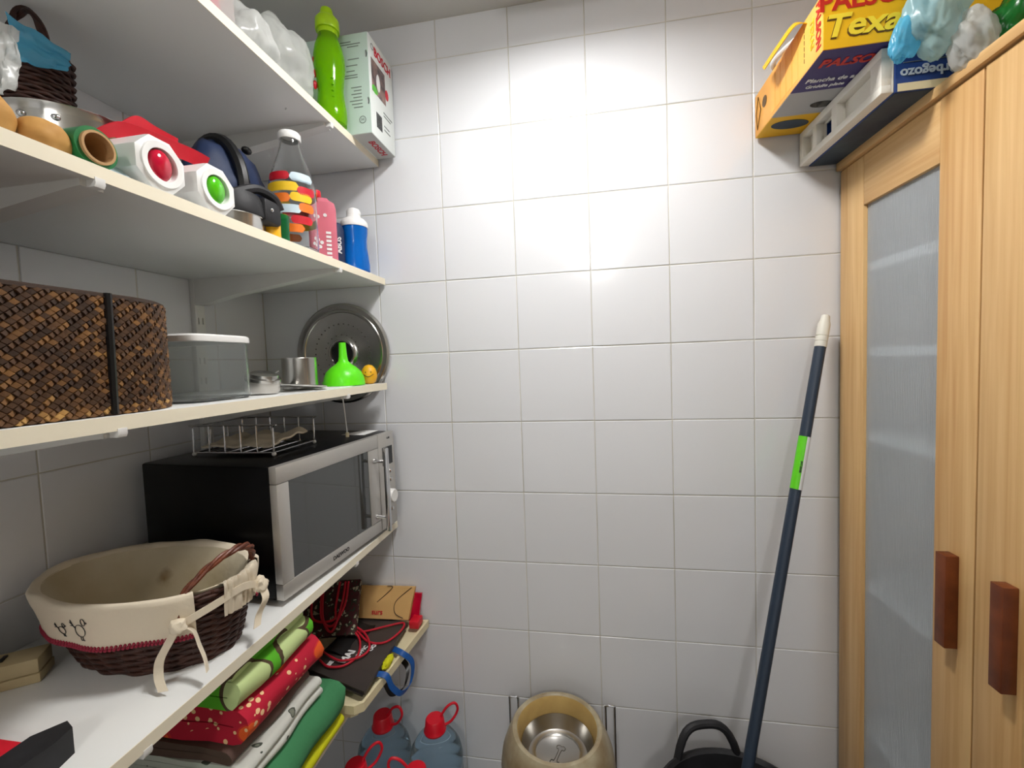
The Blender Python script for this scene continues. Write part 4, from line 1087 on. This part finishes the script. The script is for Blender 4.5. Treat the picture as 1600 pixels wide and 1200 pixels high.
for k in range(3):
    a, b_ = rnd.uniform(.1, .4), rnd.uniform(.6, .9)
    pts = [P0 + e1 * a + e2 * .9 + nn * .014, P0 + e1 * (a + .1) + e2 * .3 + nn * .02, P0 + e1 * .6 + e2 * (.05 + .1 * k) + nn * .018, P0 + e1 * b_ + e2 * .5 + nn * .022, P0 + e1 * b_ + e2 * .95 + nn * .014]
    M().tube(bez(pts, 8), 0.0032, 7).build('rope_handle', 'rope_red', cm)
kb, P0, e1, e2, nn = slab('kraft_bag', 'kraft paper bag with red lettering standing against the tiled wall', 'bag', (0.272, -0.052, ZT + .018), (0.440, -0.044, ZT + .018), (0.282, -0.018, ZT + .098), 0.012, 'kraft')
text('lettering', 'surs', 0.020, frame(P0 + e1 * .42 + e2 * .20 + nn * (-.0068 if nn.y > 0 else .0068), e1, e2), 'ink_red', kb, 0.0003)
sgn = -1 if nn.y > 0 else 1
M().tube(bez([P0 + e1 * .95 + e2 * .98 + nn * sgn * .007, P0 + e1 * .72 + e2 * .55 + nn * sgn * .007, P0 + e1 * .74 + e2 * .2 + nn * sgn * .0075, P0 + e1 * .9 + e2 * .05 + nn * sgn * .0075], 8), 0.0009, 5).build('pen_line', 'ink', kb)
M().tube(bez([P0 + e1 * .38 + e2 * .5 + nn * sgn * .007, P0 + e1 * .6 + e2 * .95 + nn * sgn * .007, P0 + e1 * .5 + e2 * 1.0 + nn * sgn * .007], 8), 0.0009, 5).build('pen_line', 'ink', kb)
slab('red_bag', 'shiny red paper bag squeezed behind the kraft bag', 'bag', (0.400, -0.026, ZT + .0045), (0.462, -0.026, ZT + .0045), (0.408, -0.010, ZT + .080), 0.006, 'gloss_red')
tag(M().box(0.446, 0.474, -0.060, -0.022, ZT + .0005, ZT + .022, .003, Matrix.Identity(4)).build('red_packet', 'red'), 'small red packet at the tray corner by the tiled wall', 'packet')
zr = ZT + 0.0205
for pts in ([(.285, -.135, zr + .016), (.335, -.115, zr), (.39, -.085, zr), (.432, -.065, zr), (.440, -.100, zr), (.420, -.150, zr), (.375, -.155, zr), (.325, -.125, zr + .006), (.292, -.120, zr + .014)],
            [(.30, -.125, zr + .018), (.345, -.150, zr + .004), (.372, -.205, zr), (.360, -.245, zr), (.322, -.255, zr), (.285, -.235, zr)],
            [(.29, -.110, zr + .02), (.35, -.130, zr + .006), (.390, -.180, zr + .003), (.385, -.215, zr + .003), (.345, -.235, zr + .003), (.305, -.222, zr + .002), (.275, -.205, zr)]):
    M().tube(bez(pts, 8), 0.0027, 8).build('rope_handle', 'rope_red', bgB, 'red rope handle')
ribbon([(0.440, -0.150, ZT + .004), (0.474, -0.165, ZT + .004), (0.492, -0.150, ZT - .03), (0.492, -0.165, ZT - .072), (0.490, -0.215, ZT - .062), (0.478, -0.240, ZT - .028), (0.466, -0.245, ZT + .004), (0.425, -0.245, ZT + .0045)], 0.014, 'blue_strap', 'strap_blue', None, (0.25, 0.9, 0.35), 0.002)
tag(bpy.data.objects['blue_strap'], 'blue webbing strap looped over the edge of the cream tray', 'strap')
ribbon([(0.440, -0.100, ZT - .062), (0.462, -0.115, ZT - .075), (0.466, -0.150, ZT - .098), (0.450, -0.185, ZT - .092), (0.43, -0.185, ZT - .062)], 0.014, 'black_strap', 'black', None, (0.3, 0.8, 0.3), 0.002)
tag(bpy.data.objects['black_strap'], 'black strap hanging beneath the blue webbing strap', 'strap')
tag(M().blob((0.452, -0.205, ZT + .0085), (.010, .026, .009), 3, .4, 3, 4).build('yellow_cord', 'cloth_yellow', sharp=80), 'small bunch of yellow cord inside the loop of the blue strap', 'cord')

def folded(name, lab, m, x0, x1, y0, y1, z0, z1, layers, seed, group='folded cloths on the low shelf', slope=0.0, round_y=0.02):
    t = (z1 - z0) / layers; ht = t * 0.47
    path = []
    for k in range(layers):
        zc = z0 + t * (k + .5)
        L_ = (x0 + t, x1 - t) if k % 2 == 0 else (x1 - t, x0 + t)
        for i in range(7): path.append((L_[0] + (L_[1] - L_[0]) * i / 6, zc))
        if k < layers - 1:
            xe = L_[1]; sg = 1 if xe > (x0 + x1) / 2 else -1
            for i in range(1, 6):
                a = -PI / 2 + PI * i / 6
                path.append((xe + sg * math.cos(a) * t * .55, zc + t / 2 + math.sin(a) * t / 2))
    n = len(path)
    def off(i, s_):
        a = Vector(path[max(i - 1, 0)]); b_ = Vector(path[min(i + 1, n - 1)]); d = (b_ - a).normalized()
        return Vector(path[i]) + Vector((-d.y, d.x)) * s_ * ht
    outl = [off(i, 1) for i in range(n)] + [off(i, -1) for i in range(n - 1, -1, -1)]
    ny = 14; vs_ = []; w = len(outl)
    for j in range(ny + 1):
        v = j / ny; y = y0 + (y1 - y0) * v
        for q in outl:
            e = noise.noise((q.x * 9, y * 12, seed + q.y * 25))
            e2_ = noise.noise((q.x * 14, y * 16, seed + 7.7))
            f = (q.x - x0) / (x1 - x0); zf = (q.y - z0) / (z1 - z0)
            px = q.x + e * 0.010 * f
            pz = q.y + e2_ * 0.0016 * (0.2 + zf) + slope * f * zf * -1
            ed = 0.006 * e2_ if j in (0, ny) else 0
            vs_.append((px, y + ed + (0.006 * e if j in (0, ny) else 0), max(pz, z0 + .0002)))
    fs = []
    for j in range(ny):
        for i in range(w):
            fs.append((j * w + i, j * w + (i + 1) % w, (j + 1) * w + (i + 1) % w, (j + 1) * w + i))
    h = n
    for j in (0, ny):
        for i in range(n - 1): fs.append((j * w + i, j * w + i + 1, j * w + w - 2 - i, j * w + w - 1 - i))
    return tag(M().add(vs_, fs).build(name, m, sharp=70), lab, 'cloth', group)
folded('folded_cloth', 'charcoal folded cloth at the bottom of the cloth pile', 'cloth_charcoal', .06, .395, -.74, -.372, Z5 + .0005, Z5 + .028, 2, 1)
folded('folded_cloth', 'yellow folded cloth under the dark green one', 'cloth_yellow', .06, .415, -.70, -.352, Z5 + .0285, Z5 + .052, 2, 2)
folded('folded_cloth', 'thick dark green folded cloth in the cloth pile', 'dkgreen', .05, .425, -.74, -.346, Z5 + .0525, Z5 + .128, 2, 3)
folded('folded_cloth', 'pale grey folded cloth lying on the dark green one', 'cloth_print', .06, .405, -.60, -.392, Z5 + .1285, Z5 + .168, 4, 4)
folded('folded_cloth', 'brown folded cloth beneath the red patterned one', 'cloth_brown', .06, .385, -.60, -.40, Z5 + .1685, Z5 + .194, 2, 5)
folded('folded_cloth', 'crimson patterned folded cloth under the green floral one', 'cloth_red', .06, .405, -.59, -.392, Z5 + .1945, Z5 + .258, 2, 6)
folded('folded_cloth', 'green floral folded cloth on top of the cloth pile', 'cloth_floral', .05, .398, -.595, -.405, Z5 + .2585, Z5 + .328, 3, 7)

# ------------------------------------------------------------------ water bottles on the floor
def water_bottle(x, y, ang, lab):
    t = thing('water_bottle', lab, 'bottle', (x, y, 0), 'large water bottles')
    T = Matrix.Translation((x, y, 0))
    prof = [(0, .001), (.060, .001), (.068, .008), (.0715, .02)]
    for k in range(8): prof += [(.0715, .035 + k * .026), (.0695, .043 + k * .026), (.0715, .051 + k * .026)]
    prof += [(.0715, .255), (.066, .280), (.050, .305), (.030, .322), (.022, .328), (.020, .338), (0, .338)]
    M().lathe(prof, 44, T).build('bottle_body', 'pet', t, 'bluish clear plastic body', sharp=60)
    M().lathe([(0.0205, .326), (.029, .326), (.030, .330), (.027, .336), (.0245, .358), (.022, .361), (0, .361)], 32, T).build('cap', 'cap_red', t, 'red screw cap')
    c, s = math.cos(ang), math.sin(ang)
    L_ = [(.020, .334), (.045, .345), (.062, .372), (.055, .392), (.035, .386), (.016, .362)]
    pts = [(x + r * c, y + r * s, z) for r, z in L_]
    M().tube(bez(pts, 6), 0.0034, 8).build('carry_loop', 'cap_red', t, 'red carry loop')
water_bottle(.535, -.122, .35, 'water bottle against the tiled wall, out beyond the tray')
water_bottle(.388, -.128, -.15, 'water bottle in the shade beneath the cream tray')
water_bottle(.392, -.276, .6, 'water bottle under the low shelf, farther from the tiled wall')
water_bottle(.541, -.268, 3.4, 'water bottle standing out from the shelf, farther from the tiled wall')

# ------------------------------------------------------------------ dog bowl on its wire stand
sd_ = thing('wire_stand', 'chrome wire stand holding the dog bowl against the tiled wall', 'stand', (0.868, -0.17, 0))
ZB = 0.302
M().tube([(0.868 + .118 * math.cos(2 * PI * k / 40), -0.172 + .118 * math.sin(2 * PI * k / 40), ZB - .004) for k in range(40)], .0035, 8, True).build('hoop', 'chrome', sd_)
for sx_ in (-1, 1):
    xl = 0.868 + sx_ * .133
    M().tube(bez([(xl - .012, -.026, .002), (xl - .012, -.026, .33), (xl - .012, -.026, .358), (xl - .008, -.026, .363), (xl + .008, -.026, .363), (xl + .012, -.026, .358), (xl + .012, -.026, .33), (xl + .012, -.026, .002)], 5), .003, 8).build('rear_loop', 'chrome', sd_)
    M().tube([(0.868 + sx_ * .085, -.260, ZB - .004), (0.868 + sx_ * .09, -.275, .002)], .003, 8).build('front_leg', 'chrome', sd_)
    M().tube([(0.868 + sx_ * .121, -.026, ZB - .010), (0.868 + sx_ * .095, -.10, ZB - .008)], .003, 8).build('cross_wire', 'chrome', sd_)
M().tube([(0.868 - .118, -.172, ZB - .004), (0.868 + .118, -.172, ZB - .004)], .003, 8).build('cross_wire', 'chrome', sd_)
bw = thing('dog_bowl', 'stone-look dog bowl with steel insert engraved with a bone', 'bowl', (0.868, -0.172, ZB))
T6 = Matrix.Translation((0.868, -0.172, ZB))
M().lathe([(0, 0), (.118, 0), (.132, .008), (.1385, .030), (.134, .060), (.122, .092), (.113, .112), (.108, .118), (.101, .119), (.097, .116)], 56, T6).build('bowl_body', 'bowl_stone', bw)
M().lathe([(.097, .116), (.094, .108), (.092, .088), (.091, .074), (.091, .030), (.100, .030), (.100, .100)], 56, T6).build('bowl_throat', 'bowl_inner', bw, 'ochre inner wall')
M().lathe([(.090, .074), (.087, .076), (.080, .060), (.072, .046), (.062, .043), (.055, .0445), (.050, .042), (0, .042), (0, .040), (.072, .040), (.084, .060), (.090, .074)], 56, T6).build('steel_insert', 'steel', bw, 'polished steel insert')
bone = [(-.5, .12), (-.55, .3), (-.8, .36), (-.92, .15), (-.85, 0), (-.92, -.15), (-.8, -.36), (-.55, -.3), (-.5, -.12), (.5, -.12), (.55, -.3), (.8, -.36), (.92, -.15), (.85, 0), (.92, .15), (.8, .36), (.55, .3), (.5, .12)]
ba = math.radians(72)
M().tube(bez([(0.868 + .030 * (x * math.cos(ba) - y * math.sin(ba)), -0.172 + .030 * (x * math.sin(ba) + y * math.cos(ba)), ZB + .0424) for x, y in bone], 4, True), .0007, 5, True).build('bone_engraving', 'darksteel', bw)

# ------------------------------------------------------------------ black tub and broom
tb = thing('rubber_tub', 'black flexible rubber tub with arched handles', 'tub', (1.262, -0.29, 0))
T7 = Matrix.Translation((1.262, -0.293, 0))
M().lathe([(0, .001), (.140, .001), (.146, .006), (.178, .335), (.186, .340), (.187, .350), (.181, .353), (.174, .346), (.141, .014), (0, .010)], 56, T7).build('tub_body', 'rubber', tb)
for dg in (103, 283):
    a = math.radians(dg); pts = []
    for i in range(17):
        t = -1 + 2 * i / 16; aa = a - t * 0.42
        pts.append((1.262 + .184 * math.cos(aa), -0.293 + .184 * math.sin(aa), .340 + .072 * (1 - t ** 4 * 1.0)))
    M().tube(pts, .0095, 10, flat=(1.0, 1.0)).build('handle', 'rubber', tb)
br = thing('broom_handle', 'dark blue broom stick with pale tip leaning on the cabinet', 'broom', (1.23, -0.25, 0.012))
top = Vector((1.525, -0.034, 1.392)); mid = Vector((1.292, -0.200, 0.409))
ax = (top - mid).normalized()
bot = top + (mid - top) * ((top.z - 0.022) / (top.z - mid.z))
Lb = (top - bot).length
BT = frame(bot, ax.orthogonal(), zd=ax)
rB = .0118
M().lathe([(0, 0), (rB, 0), (rB, Lb - .078), (0, Lb - .078)], 20, BT).build('stick', 'broom_blue', br)
M().lathe([(0, Lb - .0785), (.0128, Lb - .0785), (.0128, Lb - .066), (.0118, Lb - .065), (.0128, Lb - .064), (.0128, Lb - .053), (.0118, Lb - .052), (.0128, Lb - .051), (.0128, Lb - .022), (.010, Lb - .014), (.009, Lb - .003), (.006, Lb), (0, Lb)], 20, BT).build('tip', 'broom_tip', br, 'pale plastic tip')
def along(z): return (z - bot.z) / ax.z
s0, s1 = along(0.992), along(1.110)
M().lathe([(rB, s0), (rB + .0005, s0), (rB + .0005, s1), (rB, s1), (rB, s0)], 24, BT).build('sticker', 'sticker_green', br, 'bright green sticker')
vd = (Vector((0.9625, -1.18, 1.31)) - (bot + ax * (s0 + s1) / 2)).normalized(); vd = (vd - ax * vd.dot(ax)).normalized()
rd = ax.cross(vd) * -1
def stick_strip(a0, a1, z0_, z1_, m_, nm):
    def fn(u, v):
        a = a0 + (a1 - a0) * u
        return bot + ax * (z0_ + (z1_ - z0_) * v) + (vd * math.cos(a) + rd * math.sin(a)) * (rB + .0009)
    return M().sheet(fn, 5, 1, .0004).build(nm, m_, br)
stick_strip(-0.45 if rd.x < 0 else 0.45, -1.3 if rd.x < 0 else 1.3, s0, s1, 'ink_white', 'white_stripe')
tx = -rd if rd.x < 0 else rd
qm = bot + ax * (s0 + .052) + (vd * .97 + tx * .22) * (rB + .0012)
text('sticker_lettering', 'SENSE LIVE', 0.0055, frame(qm, ax, -tx), 'ink', br, 0.0002)

# ------------------------------------------------------------------ boxes and bags on the cabinet
ZK = 1.749
ob_ = thing('appliance_box', 'dark blue carton with white foam end, overhanging the cabinet front', 'box', (1.69, -0.155, ZK))
OX0, OX1, OY0, OY1, OH = 1.500, 1.90, -0.303, -0.008, 0.080
ocart = M().box(OX0, OX1, OY0, OY1, ZK + .0003, ZK + OH, 0.0015).build('carton', 'orb_blue', ob_)
M().box(OX0 + .002, 1.559, OY0 + .004, OY1 - .002, ZK - .0004, ZK + .001).build('base_print', 'orb_dark', ob_, smooth=False)
M().box(OX0 + .004, OX1 - .01, OY0 - .0005, OY0 + .001, ZK + .001, ZK + .014).build('pale_band', 'cream_plastic', ob_, smooth=False)
# foam end: a tray-shaped block with hollows
fy0, fy1, fz0, fz1 = OY0 + .002, OY1 - .0, ZK + .002, ZK + OH - .002
fback = M().box(OX0 - .0035, OX0 - .0003, fy0, fy1, fz0, fz1, .0008).build('foam_back', 'foam', ob_)
for nm, y0, y1, z0, z1 in (('foam_edge', fy0, fy1, fz0, fz0 + .014), ('foam_edge', fy0, fy1, fz1 - .016, fz1), ('foam_edge', fy0, fy0 + .030, fz0 + .012, fz1 - .014), ('foam_edge', fy1 - .016, fy1, fz0 + .012, fz1 - .014), ('foam_bar', -.165, -.145, fz0 + .012, fz1 - .014), ('foam_bar', -.085, -.068, fz0 + .012, fz1 - .014)):
    M().box(OX0 - .020, OX0 - .003, y0, y1, z0, z1, .0012).build(nm, 'foam', ob_)
def hole_cutter(): return M().box(OX0 - .010, OX0 + .16, -.141, -.089, fz0 + .018, fz1 - .02)
cut(fback, hole_cutter()); cut(ocart, hole_cutter())
text('lettering', 'Orbegozo', 0.022, frame((OX0 + .053, OY0 - .0008, ZK + .030), (-1, 0, 0), (0, 0, -1)), 'ink_silver', ob_, 0.0006)
text('lettering', 'CALIDAD', 0.012, frame((OX0 + .068, OY0 - .0008, ZK + .055), (-1, 0, 0), (0, 0, -1)), 'ink_silver', ob_, 0.0002)
M().box(OX0 + .012, OX0 + .2, OY0 - .0008, OY0, ZK + .0475, ZK + .0483).build('rule_line', 'ink_grey', ob_, smooth=False)

pz = ZK + OH
pl = thing('griddle_box', 'yellow and orange griddle carton stacked on the blue carton', 'box', (1.6, -0.16, pz))
GX0, GX1, GY0, GY1, GH = 1.382, 1.80, -0.314, -0.008, 0.097
M().box(GX0, GX1, GY0, GY1, pz + .0003, pz + GH, 0.0015).build('carton', 'palson_orange', pl)
M().box(GX0 + .001, GX1, GY0 - .0005, GY0 + .001, pz + .001, pz + GH - .001).build('front_print', 'palson_yellow', pl, smooth=False)
M().box(GX0 + .001, OX0 - .0005, GY0 + .001, -.19, pz - .0004, pz + .001).build('base_print', 'palson_purple', pl, smooth=False)
M().box(GX0 + .001, OX0 - .0005, -.19, -.10, pz - .0004, pz + .001).build('base_print', 'palson_grey', pl, smooth=False)
M().box(GX0 + .001, OX0 - .0005, -.10, GY1 - .001, pz - .0004, pz + .001).build('base_print', 'palson_yellow', pl, smooth=False)
M().lathe([(0, 0), (1, 0), (1, .0006), (0, .0006)], 30, frame((1.436, -.062, pz - .0011), (1, .1, 0), (0, 1, 0)), .040, .020).build('griddle_picture', 'orb_dark', pl)
M().lathe([(0, 0), (1, 0), (1, .0006), (0, .0006)], 30, frame((1.468, -.135, pz - .0011), (1, .1, 0), (0, 1, 0)), .024, .012).build('griddle_picture', 'gloss_black', pl)
ff = lambda x, z, o=.0008: frame((x, GY0 - o, z), (1, 0, 0), (0, 0, 1))
text('brand_lettering', 'PALSON', 0.040, ff(GX0 + .072, pz + .077), 'palson_ink', pl, 0.0012, sx=1.05)
text('name_shadow', 'Texas', 0.052, ff(GX0 + .0685, pz + .0335, .0006), 'palson_shadow', pl, 0.0016, shear=.25, sx=1.12)
text('name_lettering', 'Texas', 0.052, ff(GX0 + .070, pz + .036, .0012), 'palson_letter', pl, 0.0012, shear=.25, sx=1.12)
bf = lambda x, y: frame((x, y, pz - .0008), (1, 0, 0), (0, -1, 0))
bfb = lambda x, y: frame((x, y, pz - .0010), (1, 0, 0), (0, -1, 0))
def base_text(s, size, x, y, m_, off_=.0003):
    # readable from below: x to the right, y away from the tiled wall upwards in the picture
    text('base_lettering', s, size, frame((x, y, pz - .0010), (1, .0, 0), (0, -1, 0)), m_, pl, off_)
base_text('Plancha de asar', 0.017, 1.448, -.226, 'ink_white')
base_text('Griddle plate', 0.013, 1.438, -.206, 'ink_white')
text('base_lettering', 'PALSON', 0.030, frame((1.452, -.276, pz - .0010), (1, 0, 0), (0, -1, 0)), 'palson_ink', pl, 0.001)
lf = lambda y, z: frame((GX0 - .0006, y, z), (0, -1, 0), (0, 0, 1))
text('side_lettering', 'PALSON', 0.022, frame((GX0 - .0006, -.300, pz + .052), (0, 0, -1), (0, -1, 0)), 'palson_ink', pl, 0.0006)
text('side_lettering', 'TEXAS', 0.018, frame((GX0 - .0006, -.278, pz + .052), (0, 0, -1), (0, -1, 0)), 'yellow', pl, 0.0002)
for k in range(6): M().box(GX0 - .0006, GX0 + .001, -.25 - k * .0, -.249, pz + .02 + k * .011, pz + .028 + k * .011).build('text_line', 'palson_shadow', pl, smooth=False)
for k in range(5): M().box(GX0 - .0005, GX0 + .001, -.225 + k * .026, -.205 + k * .026, pz + .008, pz + GH - .008).build('pale_panel', 'palson_orange', pl, smooth=False)
M().lathe([(0, 0), (.012, 0), (.012, .0006), (0, .0006)], 24, frame((GX0 - .0004, -.066, pz + .056), (0, -1, 0), (0, 0, 1))).build('dial_picture', 'palson_shadow', pl)
M().tube([(GX0 - .0008, -.025, pz + .012), (GX0 - .0008, -.045, pz + .05), (GX0 - .0008, -.030, pz + .085), (GX0 - .0008, -.018, pz + .05), (GX0 - .0008, -.025, pz + .012)], .0009, 5).build('logo_outline', 'palson_shadow', pl)
ribbon([(GX0 + .01, -.24, pz + GH + .001), (GX0 - .01, -.235, pz + GH + .006), (GX0 - .022, -.20, pz + GH - .004), (GX0 - .030, -.14, pz + GH - .012)], 0.05, 'torn_flap', 'palson_yellow', pl, (0.2, 0.7, .5), .0015)
tag(M().tube(bez([(GX0 + .06, -.06, pz + GH + .008), (GX0 + .0, -.11, pz + GH + .012), (GX0 + .02, -.20, pz + GH + .010), (GX0 + .06, -.27, pz + GH + .008)], 8), .0055, 10).build('white_tube', 'white_plastic'), 'white hose end lying on the yellow griddle carton', 'hose')

def crumple(name, lab, parts, loc):
    t = thing(name, lab, 'bag', loc)
    for nm, c, r, tilt, amp, fr, seed, m_ in parts:
        T = Matrix.Translation(c) @ Matrix.Rotation(tilt, 4, 'Y')
        M().blob((0, 0, 0), r, 5, amp, fr, seed, True, T).build(nm, m_, t, sharp=80)
crumple('pale_blue_bag', 'crumpled blue and white plastic bag drooping over the blue carton', [('bag', (1.528, -.352, ZK + .090), (.038, .030, .058), .1, .42, 1.5, 21, 'film_pale'), ('bag_corner', (1.503, -.343, ZK + .086), (.023, .017, .056), .42, .36, 1.5, 25, 'film_blue')], (1.53, -.35, ZK))
crumple('white_crumpled_bag', 'crumpled milky plastic bag on the cabinet edge beside the green bag', [('bag', (1.563, -.368, ZK + .034), (.026, .028, .042), -.3, .42, 1.6, 31, 'film_white')], (1.565, -.365, ZK))
crumple('green_bag', 'shiny green plastic bag on the cabinet, next to the milky bag', [('bag', (1.612, -.372, ZK + .050), (.027, .036, .052), .3, .40, 1.4, 41, 'film_green')], (1.61, -.37, ZK))
rbk = thing('red_bowl', 'reddish plastic bowl holding a wooden block, on the cabinet', 'bowl', (1.665, -.46, ZK))
M().lathe([(0, .0005), (.040, .0005), (.056, .010), (.068, .050), (.072, .066), (.068, .066), (.053, .014), (0, .006)], 40, Matrix.Translation((1.668, -.468, ZK))).build('bowl', 'red_fruit', rbk)
tag(M().box(-.030, .030, -.012, .012, -.012, .012, .002, Matrix.Translation((1.650, -.478, ZK + .058)) @ Matrix.Rotation(.6, 4, 'Z') @ Matrix.Rotation(-.4, 4, 'Y')).build('wooden_block', 'wood_block'), 'small wooden block resting in the reddish bowl', 'block')
